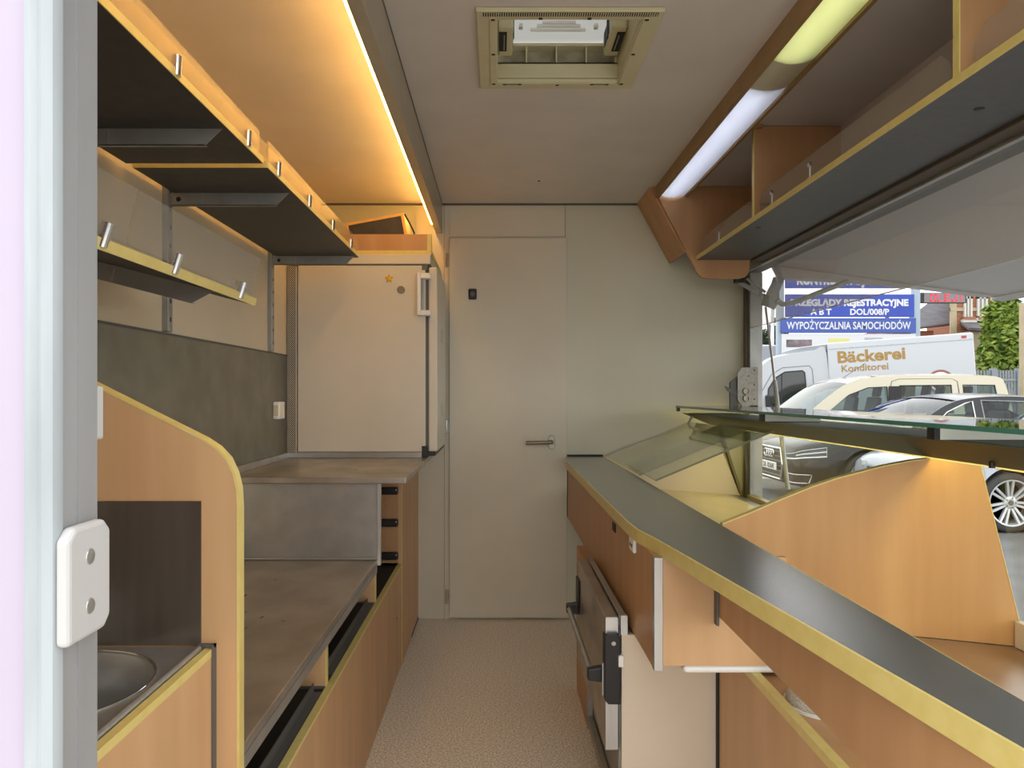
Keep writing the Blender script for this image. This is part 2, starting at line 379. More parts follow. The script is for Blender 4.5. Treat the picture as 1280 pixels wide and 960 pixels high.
# ------------------------------------------------------------------ rooflight in the ceiling
def rooflight():
    t = thing('roof_hatch', 'beige plastic roof hatch with raised dome set in the ceiling', 'roof hatch', (.184, 2.06, 2.13))
    zf = 2.117
    fr = MB()
    fr.holed([(-.055, 1.838), (.423, 1.838), (.423, 2.30), (-.055, 2.30)], [[(0, 1.88), (0, 2.25), (.37, 2.25), (.37, 1.88)]],
             lambda u, v, k: (u, v, zf if k == 0 else 2.1295), 1)
    f = fr.obj('frame', M['hatch'], t, bevel=.003)
    ins = MB()
    for a in ((-.022, -.004, 1.865, 2.268), (.374, .392, 1.865, 2.268), (-.004, .374, 2.252, 2.268)):
        ins.box(a[0], a[1], a[2], a[3], zf - .0035, zf)
    ins.obj('inner_rim', M['hatch'], f, bevel=.0015)
    MB().box(-.04, .408, 1.842, 1.860, zf - .0012, zf).obj('vent_back', M['rubber'], f)
    g = MB()
    for k in range(76): g.box(-.04 + k * .0059, -.0375 + k * .0059, 1.842, 1.860, zf - .003, zf - .0012)
    g.obj('vent_bars', M['hatch'], f, stuff=True)
    for (x, y) in ((-.012, 1.872), (-.012, 2.06), (-.012, 2.255), (.383, 1.872), (.383, 2.06), (.383, 2.255), (.185, 2.262), (.11, 1.866), (.235, 1.866)):
        MB().box(x - .005, x + .005, y - .004, y + .004, zf - .0045, zf - .0034).obj('screw_slot', M['rubber'], f)
    for x in (.045, .315):
        h = MB().box(x - .03, x + .03, 2.253, 2.259, zf - .0042, zf - .0030).obj('clip_slot', M['rubber_grey'], f)
        for q in (-.023, .023): MB().box(x + q - .005, x + q + .005, 2.254, 2.2575, zf - .006, zf - .0042).obj('slot_end', M['rubber'], h)
    # shaft
    sh = MB().box(-.02, .0, 1.86, 2.27, 2.1305, 2.26).box(.37, .39, 1.86, 2.27, 2.1305, 2.26).box(0, .37, 2.25, 2.27, 2.1305, 2.178).box(0, .37, 1.86, 1.88, 2.1305, 2.26)
    s = sh.obj('shaft', M['hatch'], t)
    MB().box(-.02, .39, 2.285, 2.29, 2.17, 2.255).obj('shaft_back', M['dirt_hatch'], s)
    MB().box(0, .37, 2.25, 2.287, 2.174, 2.178).obj('shaft_ledge', M['dirt_hatch'], s)
    for k in range(1, 5):
        MB().box(k * .0925 - .005 - (.004 if k == 4 else 0), k * .0925 - .001, 2.25, 2.287, 2.178, 2.232).obj('rib', M['hatch'], s)
    MB().box(0, .37, 2.246, 2.29, 2.228, 2.236).obj('shaft_lip', M['hatch'], s, bevel=.002)
    # side levers
    for sx, x0, x1 in ((1, .0, .045), (-1, .325, .37)):
        pl = MB().prism([(2.06, 2.19), (2.235, 2.19), (2.245, 2.20), (2.245, 2.262), (2.06, 2.262)], 'x', x0, x1).obj('lever_housing', M['hatch'], t, bevel=.012, segs=3)
        xf = x1 if sx > 0 else x0
        MB().box(xf - .0015, xf + .0015, 2.12, 2.21, 2.205, 2.25).obj('lever_recess', M['rubber'], pl)
        MB().box(xf - .004, xf + .004, 2.135, 2.15, 2.20, 2.255).obj('lever', M['plastic_black'], pl, bevel=.002)
        MB().box(x0 + (.004 if sx > 0 else .018), x1 - (.018 if sx > 0 else .004), 2.085, 2.20, 2.1885, 2.1905).obj('lever_slot', M['rubber'], pl)
        MB().box(x0 + (.018 if sx > 0 else .024), x1 - (.024 if sx > 0 else .018), 2.10, 2.19, 2.187, 2.189).obj('lever_blade', M['alu_dull'], pl)
    # dome: domed translucent lid with raised ribs
    secs = []
    for j in range(9):
        y = 1.84 + j * .46 / 8; row = []
        for i in range(9):
            x = -.03 + i * .43 / 8; a = (1 - ((i - 4) / 4) ** 4) * (1 - ((j - 4) / 4) ** 4)
            row.append((x, y, 2.258 + .028 * a))
        secs.append(row)
    d = MB().loft(secs, closed=False, cap=False).obj('dome', M['dome'], t, smooth=True)
    for k, (y, w) in enumerate(((2.226, .085), (2.202, .066), (2.182, .05))):
        MB().box(.185 - w, .185 + w, y - .003, y + .003, 2.262, 2.272).obj('dome_rib', M['plastic_white'], d, bevel=.002)
    for x in (.07, .295):
        MB().box(x - .006, x + .006, 2.175, 2.195, 2.25, 2.262).obj('bumper', M['plastic_white'], d, bevel=.003)
rooflight()
bpy.data.objects['roof_hatch'].location.y -= .025

# ------------------------------------------------------------------ left: valance and warm lamp
def valance():
    t = thing('light_valance', 'grey-brown valance board hanging from the ceiling along the glowing left lamp', 'valance', (-.30, 2.1, 2.13))
    MB().box(-.317, -.284, .50, 3.699, 1.977, 2.1295).obj('board', mat('taupe_laminate', rgb(170, 158, 136), .3, col2=rgb(164, 152, 130), scale=(20, 20, 20)), t, bevel=.0015)
    MB().box(-.2845, -.2825, .50, 3.699, 2.122, 2.1298).obj('seal', M['rubber_grey'], t)
    l = thing('strip_lamp', 'glowing warm strip lamp hidden behind the valance board', 'lamp', (-.334, 2.1, 2.03))
    MB().box(-.3205, -.3172, .52, 3.66, 2.010, 2.062).obj('batten', M['plastic_white'], l)
    MB().tube([(-.3305, .56, 2.0170), (-.3305, 3.64, 2.0170)], .008, 10).obj('tube', M['lamp_warm'], l, smooth=True)
valance()

# ------------------------------------------------------------------ left: wall shelves
XF = -.554
def bracket(t, y, x0, x1, z, dark='alu_dull'):
    h = .034
    b = MB().prism([(x0, z), (x1, z), (x1 - .035, z - h), (x0, z - h)], 'y', y - .001, y + .001)
    b.prism([(x0, z - h), (x1 - .035, z - h), (x1 - .035, z - h + .0015), (x0, z - h + .0015)], 'y', y - .001, y + .012)
    o = b.obj('bracket', M[dark], t)
    MB().box(x0 + .085, x0 + .088, y - .0022, y - .001, z - h + .004, z - .003).obj('bracket_seam', M['alu'], o)
    MB().lathe([(.007, 0), (.006, -.002), (.001, -.0025)], (x0 + .022, y - .001, z - h / 2), 'y', 10).obj('bracket_screw', M['rubber'], o)
def clip(t, x, y, z, tilt=0.0, h=.034):
    c = Vector((x, y, z)); u = Vector((math.sin(tilt), 0, math.cos(tilt))); n = Vector((math.cos(tilt), 0, -math.sin(tilt)))
    return MB().tube([c + n * .004 - u * .012, c + n * .006 + u * h], .0085, 12).obj('clip', M['chrome'], t, smooth=True)
def shelf(label, y0, y1, brs, clips, guard):
    t = thing('wall_shelf', label, 'shelf', (-.70, (y0 + y1) / 2, 1.70), group='dark shelves on the left wall')
    MB().box(-.880, XF - .002, y0 + .001, y1, 1.700, 1.716).obj('board', M['dark_board'], t)
    e = MB().box(XF - .002, XF, y0, y1, 1.700, 1.716).box(-.880, XF - .002, y0 - .0015, y0 + .001, 1.700, 1.716)
    e.obj('edge_band', M['edge'], t)
    for y in brs: bracket(t, y, -.888, XF - .012, 1.6995)
    MB().box(XF - .009, XF - .005, guard[0], guard[1], 1.7165, 1.772).obj('acrylic_guard', M['acrylic_lit'], t)
    for y in clips:
        k = clip(t, XF - .006, y, 1.7165, 0, .022)
shelf('dark wall shelf nearer the door frame, yellow front edge, lit acrylic guard', .60, 1.705, (1.48,), (.95, 1.245, 1.60), (.60, 1.69))
shelf('dark wall shelf reaching the white fridge, yellow edge, lit acrylic guard', 1.737, 2.885, (1.955, 2.85), (1.82, 2.12, 2.42, 2.72), (1.757, 2.88))

def tilted_shelf():
    t = thing('tilted_shelf', 'narrow dark shelf sloping forward under the upper shelf with clear acrylic stop', 'shelf', (-.75, 1.2, 1.40))
    a = math.radians(14.5); ca, sa = math.cos(a), math.sin(a)
    xf, zf = -.572, 1.363
    def P(u, w): return (xf - u * ca + w * sa, zf + u * sa + w * ca)     # u back from the front edge, w up
    y0, y1 = .60, 1.70
    MB().prism([P(.003, 0), P(.315, 0), P(.315, .016), P(.003, .016)], 'y', y0, y1).obj('board', M['dark_board'], t)
    MB().prism([P(0, -.001), P(.003, -.001), P(.003, .0165), P(0, .0165)], 'y', y0, y1).obj('edge_band', M['edge'], t)
    br = MB().prism([P(.012, -.001), P(.32, -.001), P(.32, -.036), P(.05, -.036)], 'y', 1.479, 1.481)
    br.prism([P(.05, -.036), P(.32, -.036), P(.32, -.0345), P(.05, -.0345)], 'y', 1.48, 1.495)
    o = br.obj('bracket', M['alu_dull'], t)
    MB().prism([P(.222, -.004), P(.219, -.004), P(.219, -.032), P(.222, -.032)], 'y', 1.4778, 1.479).obj('bracket_seam', M['alu'], o)
    for (ya, yb) in ((.60, 1.112), (1.122, 1.688)):
        MB().prism([P(.010, .022), P(.014, .022), P(.014, .108), P(.010, .108)], 'y', ya, yb).obj('acrylic_stop', M['acrylic'], t)
    for y in (1.04, 1.27, 1.595):
        p = P(.006, .016); clip(t, p[0], y, p[1], a, .024)
tilted_shelf()

# ------------------------------------------------------------------ left: fridge and what is on and beside it
YF = 3.09
def fridge():
    t = thing('refrigerator', 'white under-shelf refrigerator standing on the steel worktop', 'refrigerator', (-.58, 3.36, .881))
    MB().box(-.858, -.310, YF, 3.66, .905, 1.705).obj('body', M['fridge'], t, bevel=.003)
    MB().box(-.862, -.287, YF - .002, 3.66, 1.711, 1.752).obj('top_panel', M['fridge'], t, bevel=.003)
    MB().box(-.855, -.31, YF + .006, 3.65, 1.700, 1.713).obj('top_gap', M['rubber_grey'], t)
    d = MB().box(-.297, -.260, 3.10, 3.60, .905, 1.700).obj('door', M['fridge'], t, bevel=.005)
    MB().box(-.310, -.297, 3.105, 3.59, .91, 1.69).obj('gasket', M['rubber_grey'], d)
    for z in (1.39, 1.05):
        MB().box(-.2605, -.2585, 3.30, 3.36, z, z + .06).obj('badge_recess', M['alu'], d, bevel=.001)
    h = MB().box(-.341, -.325, 3.045, 3.062, 1.487, 1.668).obj('handle', M['plastic_white'], d, bevel=.003)
    for z in (1.487, 1.645):
        MB().box(-.338, -.285, 3.058, 3.10, z, z + .023).obj('handle_mount', M['plastic_white'], h, bevel=.003)
    MB().tube([(-.322, 3.068, 1.508), (-.322, 3.068, 1.648)], .006, 8).obj('handle_rod', M['alu_dull'], h)
    MB().box(-.325, -.268, 3.092, 3.62, .888, .904).box(-.325, -.300, 3.086, 3.10, .884, .93).obj('hinge', M['plastic_black'], t)
    MB().box(-.325, -.300, 3.088, 3.10, 1.685, 1.708).obj('top_hinge', M['rubber_grey'], t)
    MB().box(-.858, -.325, 3.085, 3.64, .8815, .904).obj('plinth', M['steel'], t)
fridge()
def star():
    t = thing('star_magnet', 'small gold star magnet on the fridge side', 'magnet', (-.465, YF - .006, 1.648))
    pts = []
    for k in range(10):
        r = .021 if k % 2 == 0 else .010; a = math.pi / 2 + k * math.pi / 5
        pts.append((-.465 + r * math.cos(a), 1.648 + r * math.sin(a)))
    MB().prism(pts, 'y', YF - .006, YF).obj('star', M['gold'], t, bevel=.0015)
    MB().lathe([(.008, 0), (.006, -.003), (.001, -.004)], (-.465, YF - .006, 1.648), 'y', 12).obj('centre', mat('amber', rgb(240, 200, 70), .3), t)
star()
tag(MB().lathe([(.0165, 0), (.0165, -.004), (.015, -.0055), (.001, -.0055)], (-.414, YF, 1.600), 'y', 24).obj('round_magnet', M['grey_coin']), 'round grey magnet on the fridge side below the star', 'magnet')
t = thing('perforated_strip', 'tall perforated vent strip between the left wall and the fridge', 'vent', (-.883, 3.087, .88))
MB().box(-.9015, -.862, 3.084, 3.087, .883, 1.70).obj('sheet', M['perforated'], t)
MB().box(-.864, -.860, 3.083, 3.088, .883, 1.70).obj('edge_trim', M['fridge'], t)

def socket():
    t = thing('wall_socket', 'beige double socket on the steel wall beside the fridge', 'socket', (-.902, 2.94, 1.083))
    MB().box(-.9019, -.876, 2.89, 2.965, 1.052, 1.122).obj('housing', M['plastic_white'], t, bevel=.004)
    for y in (2.912, 2.942):
        MB().box(-.8762, -.874, y - .010, y + .010, 1.064, 1.110).obj('rocker', mat('socket_cream', rgb(224, 216, 190), .4), t, bevel=.002)
    MB().box(-.898, -.880, 2.8885, 2.8902, 1.066, 1.108).obj('flap', mat('socket_face', rgb(206, 198, 172), .4), t, bevel=.001)
socket()

def tray():
    t = thing('wooden_tray', 'pear wood tray with yellow edges on top of the fridge', 'tray', (-.57, 3.38, 1.7525))
    MB().box(-.88, -.285, 3.102, 3.66, 1.7525, 1.772).obj('base', M['edge'], t)
    MB().box(-.88, -.303, 3.104, 3.12, 1.772, 1.842).obj('front_board', M['wood_shaded'], t)
    MB().box(-.303, -.285, 3.102, 3.13, 1.772, 1.842).obj('end_edge', M['edge'], t)
tray()
def crate():
    t = thing('wooden_crate', 'open wooden crate lying tilted in the tray above the fridge', 'crate', (-.53, 3.28, 1.775))
    a = math.radians(10.5); ca, sa = math.cos(a), math.sin(a)
    O = (-.652, 1.7765)
    def P(u, w): return (O[0] + u * ca - w * sa, O[1] + u * sa + w * ca)
    W, H, th = .262, .135, .012
    def wall(name, u0, u1, w0, w1, y0, y1, m):
        return MB().prism([P(u0, w0), P(u1, w0), P(u1, w1), P(u0, w1)], 'y', y0, y1).obj(name, m, t)
    wall('top_board', 0, W, H - th, H, 3.19, 3.40, M['pine'])
    wall('bottom_board', 0, W, 0, th, 3.19, 3.40, M['pine'])
    wall('side_board', 0, th, th, H - th, 3.19, 3.40, M['pine'])
    wall('side_board', W - th, W, th, H - th, 3.19, 3.40, M['pine'])
    wall('front_panel', th, W - th, th, H - th, 3.195, 3.203, M['dark_board'])  # dark sheet in the opening stands in for the shaded inside
    wall('back_board', 0, W, 0, H, 3.40, 3.408, M['pine'])
    wall('lid_board', -.01, W - .045, H + .001, H + .014, 3.26, 3.40, M['edge'])
    p = [P(W + .003, H), P(W + .02, H - .05), P(W + .03, H - .09), P(W + .026, H - .12)]
    MB().tube([(q[0], 3.22, q[1]) for q in p], .004, 6).obj('strap', M['rubber'], t, smooth=True)
crate()

# ------------------------------------------------------------------ left: worktops and cabinets
def left_bench():
    t = thing('steel_worktop', 'raised stainless worktop carrying the fridge', 'worktop', (-.60, 3.0, .859))
    MB().box(-.902, -.30, 2.36, 3.66, .859, .88).obj('top', M['steel_worn'], t, bevel=.004, segs=3)
    MB().box(-.902, -.33, 3.068, 3.083, .8802, .903).obj('rear_upstand', M['steel'], t, bevel=.002)
    MB().box(-.902, -.888, 2.36, 3.07, .8802, .905).obj('wall_upstand', M['steel'], t, bevel=.002)
    p = thing('steel_riser', 'upright stainless panel between the low and the raised worktop', 'panel', (-.65, 2.39, .607))
    MB().box(-.902, -.397, 2.380, 2.392, .6068, .8585).obj('sheet', M['steel'], p)
    MB().box(-.397, -.386, 2.374, 2.394, .588, .8585).obj('edge_profile', M['alu'], p, bevel=.001)
    l = thing('low_worktop', 'low stained stainless worktop along the left wall', 'worktop', (-.65, 1.75, .588))
    MB().box(-.902, -.397, 1.100, 2.3795, .588, .606).obj('top', M['steel_worn'], l, bevel=.003)
    MB().box(-.402, -.397, 1.100, 2.373, .566, .588).obj('front_lip', M['steel'], l)
    MB().tube([(-.89, 2.374, .610), (-.40, 2.374, .610)], .004, 8).obj('rear_bead', M['steel'], l)
    c = thing('end_cabinet', 'wooden end cabinet with three black grips under the raised worktop', 'cabinet', (-.65, 3.38, 0))
    MB().box(-.425, -.407, 3.072, 3.698, .0, .858).obj('side_panel', M['wood'], c)
    MB().box(-.51, -.425, 3.074, 3.092, .432, .858).box(-.902, -.51, 3.074, 3.092, 0, .858).obj('front_panel', M['wood_shaded'], c)
    MB().box(-.409, -.4065, 3.0705, 3.0735, .0, .858).obj('edge_band', M['edge'], c)
    MB().box(-.425, -.4065, 3.4, 3.698, -.0, .012).obj('plinth_seal', M['rubber'], c)
    for z in (.742, .606, .466):
        g = MB().box(-.51, -.4225, 3.048, 3.074, z - .0155, z + .0155).obj('grip', M['plastic_black'], c, bevel=.006, segs=3)
        MB().lathe([(.003, 0), (.002, -.001), (.001, -.0012)], (-.430, 3.048, z + .005), 'y', 8).obj('grip_screw', M['chrome'], g)
    b = thing('base_cabinet', 'long low open shelf cabinet with wooden kick panel under the low worktop', 'cabinet', (-.65, 2.08, 0))
    MB().box(-.425, -.410, 1.100, 3.064, .0, .420).obj('kick_panel', M['wood'], b)
    MB().box(-.427, -.4095, 1.100, 3.064, .420, .428).obj('edge_band', M['edge'], b)
    MB().box(-.409, -.4075, 3.062, 3.0695, .05, .42).obj('panel_joint', M['edge'], b)
    MB().box(-.90, -.427, 1.100, 3.072, .400, .418).obj('shelf_board', M['wood_flat'], b)
    for (y0, y1) in ((1.10, 1.788), (1.812, 2.508), (2.532, 3.072)):
        MB().box(-.898, -.430, y0, y1, .418, .422).obj('rubber_mat', M['rubber'], b)
    for y in (1.79, 2.51):
        d = MB().box(-.898, -.428, y, y + .018, .418, .5655).obj('divider', M['wood'], b)
        MB().box(-.428, -.4255, y - .0005, y + .0185, .428, .5655).obj('edge_band', M['edge'], d)
        MB().box(-.898, -.43, y - .004, y, .422, .428).obj('seal', M['rubber_grey'], d)
    for (y0, y1) in ((1.10, 1.76), (1.87, 2.49)):
        MB().box(-.452, -.449, y0, y1, .422, .447).box(-.449, -.430, y0, y1, .4225, .4255).obj('front_rail', M['rubber_grey'], b)
    MB().lathe([(.005, 0), (.004, .0012), (.001, .0014)], (-.4095, 2.93, .24), 'x', 8).obj('screw_hole', M['rubber'], b)
left_bench()

# ------------------------------------------------------------------ left: sink
def sink():
    p = thing('wooden_partition', 'tall pear wood end panel with yellow curved edge beside the sink', 'partition', (-.65, 1.09, 0))
    cv = [(-.391, 0), (-.391, .985), (-.3925, 1.012), (-.398, 1.035), (-.408, 1.056), (-.423, 1.072), (-.441, 1.084), (-.900, 1.314)]
    MB().prism(cv + [(-.900, 0)], 'y', 1.080, 1.0985).obj('board', M['wood'], p)
    MB().band([(x, z) for x, z in reversed(cv)], 'y', 1.0795, 1.099, .004).obj('edge_band', M['edge'], p)
    MB().box(-.90, -.444, 1.0775, 1.080, .778, .994).obj('splash_plate', mat('splash_steel', rgb(150, 142, 132), .34, .9, col2=rgb(136, 128, 118), scale=(30, 30, 3)), p)
    s = thing('hand_sink', 'stainless hand sink with round bowl beside the door frame', 'sink', (-.67, .83, .60))
    c = (-.583, .930); R = .127
    circ = [(c[0] + R * math.cos(a), c[1] + R * math.sin(a)) for a in [-k * 2 * math.pi / 40 for k in range(40)]]
    MB().holed([(-.90, .56), (-.443, .56), (-.443, 1.077), (-.90, 1.077)], [circ], lambda u, v, k: (u, v, .776 - .002 * k), 1).obj('deck', M['steel'], s)
    prof = [(R, .7755), (R - .005, .770), (R - .009, .71), (R - .016, .64), (R - .04, .606), (.03, .600), (.001, .600)]
    vs, n = [], 40
    bw = MB(); 
    secs = [[(c[0] + r * math.cos(2 * math.pi * k / n), c[1] + r * math.sin(2 * math.pi * k / n), z) for k in range(n)] for r, z in prof]
    bw.loft(secs, closed=True, cap=False).obj('bowl', M['steel'], s, smooth=True)
    MB().tube([(c[0] + (R + .001) * math.cos(k * math.pi / 20), c[1] + (R + .001) * math.sin(k * math.pi / 20), .7765) for k in range(41)], .0022, 6, cap=False).obj('bowl_rim', M['chrome'], s, smooth=True)
    MB().lathe([(.028, .602), (.024, .605), (.001, .604)], (c[0], c[1], 0), 'z', 20).obj('drain', M['chrome'], s)
    MB().tube([(-.4425, .60, .7765), (-.4425, 1.066, .7765)], .0050, 10).obj('rolled_edge', M['steel'], s, smooth=True)
    k = thing('sink_cabinet', 'wooden sink cabinet with sloping view of its yellow top edge', 'cabinet', (-.65, .83, 0))
    k['label'] = 'pear wood sink cabinet under the round bowl, yellow top edge'
    MB().box(-.4365, -.425, .56, 1.0745, 0, .764).obj('front_panel', M['wood'], k)
    MB().box(-.4365, -.4245, .56, 1.0745, .764, .7755).obj('edge_band', M['edge'], k)
    MB().box(-.4245, -.4215, 1.068, 1.0795, 0, .781).box(-.447, -.4215, 1.071, 1.0795, .7765, .781).obj('corner_seal', M['rubber_grey'], k)
sink()

# ------------------------------------------------------------------ right: overhead shelf and ceiling lamps
def overhead():
    t = thing('overhead_cabinet', 'pear wood overhead shelf cabinet with dark underside above the serving opening', 'cabinet', (1.05, 2.0, 1.78))
    MB().prism([(.715, 2.128), (.882, 1.822), (.902, 1.832), (.735, 2.128)], 'y', 3.40, 3.697).obj('slanted_panel', M['wood_shaded'], t)
    MB().prism([(.730, 2.128), (.740, 2.105), (.918, 1.765), (.935, 1.725), (.955, 1.703), (.980, 1.695), (1.135, 1.695), (1.162, 1.702), (1.180, 1.722), (1.184, 1.77), (1.19, 1.802), (1.245, 1.802), (1.245, 2.128)], 'y', 3.380, 3.399).obj('end_panel', M['wood_shaded'], t)
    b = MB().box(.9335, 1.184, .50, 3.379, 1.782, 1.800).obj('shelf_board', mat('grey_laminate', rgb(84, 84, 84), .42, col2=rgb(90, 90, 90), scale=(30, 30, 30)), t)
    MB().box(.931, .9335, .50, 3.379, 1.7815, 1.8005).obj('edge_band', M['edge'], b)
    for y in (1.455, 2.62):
        d = MB().box(.9345, 1.249, y, y + .018, 1.8005, 2.128).obj('divider', M['wood_shaded'], t)
        MB().box(.932, .9345, y - .001, y + .019, 1.8005, 2.128).obj('edge_band', M['edge'], d)
    MB().box(.928, .96, 2.60, 2.62, 2.118, 2.128).obj('corner_block', M['wood_shaded'], t)
    for (y0, y1) in ((.70, 1.42), (1.50, 2.58), (2.66, 3.32)):
        c = .03
        MB().prism([(y0, 1.8005), (y1, 1.8005), (y1, 1.845), (y1 - c, 1.872), (y0 + c, 1.872), (y0, 1.845)], 'x', .940, .943).obj('acrylic_guard', M['acrylic'], t)
    for y in (2.16, 2.46, 3.05):
        q = MB().box(.937, .9395, y, y + .018, 1.8005, 1.806).box(.937, .9395, y, y + .006, 1.806, 1.85).box(.937, .9395, y, y + .018, 1.84, 1.85)
        q.obj('guard_clip', M['plastic_white'], t)
    for (x, y) in ((1.06, 1.585), (.985, 2.72)):
        MB().lathe([(.011, 0), (.010, -.0015), (.001, -.002)], (x, y, 1.782), 'z', 14).obj('screw_cap', M['plastic_black'], t)
overhead()

def trough():
    t = thing('ceiling_lamp', 'long ceiling lamp trough with one white and one lime diffuser', 'lamp', (.82, 2.1, 2.13))
    MB().box(.744, .757, .55, 3.379, 2.070, 2.1295).obj('side_board', M['trim_brown'], t)
    MB().box(.879, .891, .55, 3.379, 2.076, 2.1295).obj('side_board', M['trim_brown'], t)
    MB().box(.757, .879, .55, 3.379, 2.118, 2.1295).obj('housing', M['plastic_white'], t)
    def cover(name, y0, y1, m, sag=.016):
        secs = []
        for y in (y0, y1):
            secs.append([(.757 + .122 * k / 12, y, 2.086 - sag * (1 - ((k - 6) / 6.0) ** 2)) for k in range(13)] +
                        [(.757 + .122 * k / 12, y, 2.089 - sag * (1 - ((k - 6) / 6.0) ** 2)) for k in range(12, -1, -1)])
        return MB().loft(secs).obj(name, m, t, smooth=True)
    MB().tube([(.806, 2.20, 2.102), (.806, 3.36, 2.102)], .008, 10).obj('tube', M['tube_white'], t, smooth=True)
    MB().tube([(.806, .62, 2.102), (.806, 1.99, 2.102)], .008, 10).obj('tube', M['tube_lime'], t, smooth=True)
    lab(cover('diffuser', 2.185, 3.372, M['lamp_white']), 'white glowing diffuser')
    lab(cover('diffuser', .60, 2.0, M['lamp_lime']), 'lime glowing diffuser')
    cover('joint_cover', 2.0, 2.185, M['lamp_gap'], .013)
trough()

# ------------------------------------------------------------------ right: serving counter
def counter():
    t = thing('serving_counter', 'long anthracite counter top with yellow front edge, bending into the aisle', 'worktop', (.45, 2.1, .804))
    front = [(.352, 3.698), (.352, 3.62), (.322, 3.40), (.3245, 1.80), (.329, 1.70), (.349, 1.587), (.441, .8835), (.485, .55)]
    fi = [(x + .004, y) for x, y in front]
    MB().prism(fi + [(.550, .55), (.540, 3.698)], 'z', .804, .834).obj('top', M['worktop'], t)
    MB().band(list(reversed(front)), 'z', .8035, .8345, .0005).band(front, 'z', .8035, .8345, .004).obj('edge_band', M['edge'], t)
    MB().box(.353, .540, 3.690, 3.699, .8342, .842).obj('rear_seal', M['rubber'], t)
    MB().box(.5405, .5455, 1.79, 3.69, .800, .8335).box(.546, .551, .55, 1.76, .800, .8335).obj('rear_edge', M['edge'], t)
    a = thing('counter_drawer_box', 'pear wood box under the far counter with aluminium corner strip', 'cabinet', (.47, 2.5, .56))
    MB().box(.337, .353, 1.56, 3.46, .561, .8032).obj('aisle_panel', M['wood_shaded'], a)
    MB().box(.354, .62, 1.545, 1.562, .571, .8032).obj('end_panel', M['wood'], a)
    MB().box(.335, .354, 1.540, 1.560, .561, .8032).obj('corner_strip', M['alu'], a, bevel=.001)
    MB().box(.335, .353, 3.46, 3.475, .561, .8032).obj('far_gap', M['rubber'], a)
    MB().box(.353, .535, 1.562, 3.46, .571, .578).obj('bottom', M['wood_flat'], a)
    MB().box(.334, .337, 2.05, 2.10, .758, .782).obj('lock_hole', M['rubber'], a)
    s = thing('counter_switch', 'tiny white switch plate under the bend of the counter edge', 'switch', (.334, 1.77, .765))
    MB().box(.328, .3365, 1.742, 1.800, .768, .8030).obj('plate', M['plastic_white'], s, bevel=.003)
    for y in (1.76, 1.78):
        MB().lathe([(.005, 0), (.004, -.001), (.001, -.001)], (.328, y, .783), 'x', 10).obj('socket_hole', M['rubber'], s)
    h = thing('cable_hook', 'small white plastic loop under the yellow counter edge', 'hook', (.40, 1.535, .79))
    MB().tube([(.395 + .014 * math.cos(k), 1.538, .803 + .014 * math.sin(k)) for k in [math.pi + j * math.pi / 8 for j in range(9)]], .003, 6).obj('loop', M['plastic_white'], h, smooth=True)
    n = thing('counter_apron', 'slanting pear wood apron board under the near counter', 'panel', (.478, 1.05, .68))
    n['label'] = 'pear wood apron board under the near end of the counter'
    MB().box(.470, .488, .55, 1.5445, .681, .8032).obj('board', M['wood_shaded'], n)
    MB().box(.4715, .479, 1.5447, 1.5449, .69, .70).obj('pin', M['alu_dull'], n)
    MB().box(.464, .470, 1.525, 1.5445, .662, .785).obj('bracket', M['rubber_grey'], n, bevel=.001)
    w = thing('white_tray', 'flat white plastic tray under the end of the counter box', 'tray', (.52, 1.66, .552))
    MB().prism([(.40, 1.548), (.66, 1.548), (.66, 1.755), (.40, 1.755)], 'z', .5525, .5695).obj('tray', M['plastic_white'], w, bevel=.008, segs=3)
counter()

def oven():
    c = thing('oven', 'oven with stainless door and cream side panel under the serving counter', 'oven', (.43, 2.1, 0))
    MB().box(.310, .548, 1.800, 1.817, .0, .552).obj('side_panel', M['cream'], c, bevel=.001)
    MB().box(.327, .548, 1.82, 2.46, .02, .548).obj('housing', M['alu_dull'], c)
    MB().box(.308, .325, 1.80, 1.815, .552, .60).obj('corner_post', M['alu'], c)
    MB().box(.306, .324, 1.82, 2.47, .572, .597).box(.306, .324, 1.82, 1.84, .03, .572).box(.306, .324, 2.45, 2.47, .03, .572).box(.306, .324, 1.82, 2.47, .03, .06).obj('front_frame', M['alu_dull'], c, bevel=.001)
    MB().box(.3015, .306, 1.815, 2.44, .262, .57).obj('door_seal', M['rubber'], c)
    p = thing('counter_leg_panel', 'narrow wooden upright beyond the oven under the counter', 'panel', (.32, 2.65, 0))
    MB().box(.310, .335, 2.48, 2.82, 0, .56).obj('board', M['wood_shaded'], p)
    d = MB().box(.270, .3012, 1.800, 2.42, .263, .596).obj('door', M['steel_worn'], c, bevel=.002)
    MB().box(.270, .3008, 1.7985, 1.8, .266, .594).obj('end_face', M['alu'], d)
    MB().prism([(.265, .395), (.275, .383), (.3055, .383), (.3055, .548), (.298, .560), (.275, .560), (.265, .552)], 'y', 1.785, 1.82).obj('end_fitting', M['plastic_black'], d, bevel=.003)
    MB().lathe([(.006, 0), (.005, -.001), (.001, -.001)], (.288, 1.785, .535), 'y', 10).obj('fitting_screw', M['steel'], d)
    MB().box(.264, .2705, 2.36, 2.435, .43, .54).obj('far_fitting', M['plastic_black'], d, bevel=.003)
    MB().box(.262, .2645, 1.800, 1.812, .40, .48).obj('fitting_strip', M['alu'], d)
    MB().box(.299, .312, 1.779, 1.80, .478, .507).obj('door_catch', M['plastic_white'], d, bevel=.002)
    h = MB().tube([(.237, 1.832, .443), (.237, 2.395, .443)], .0085, 12).obj('bar_handle', M['steel'], d, smooth=True)
    for y in (1.832, 2.392):
        MB().prism([(.228, .429), (.264, .424), (.270, .424), (.270, .462), (.264, .462), (.228, .457)], 'y', y - .012, y + .012).obj('handle_bracket', M['plastic_black'], d, bevel=.003)
oven()

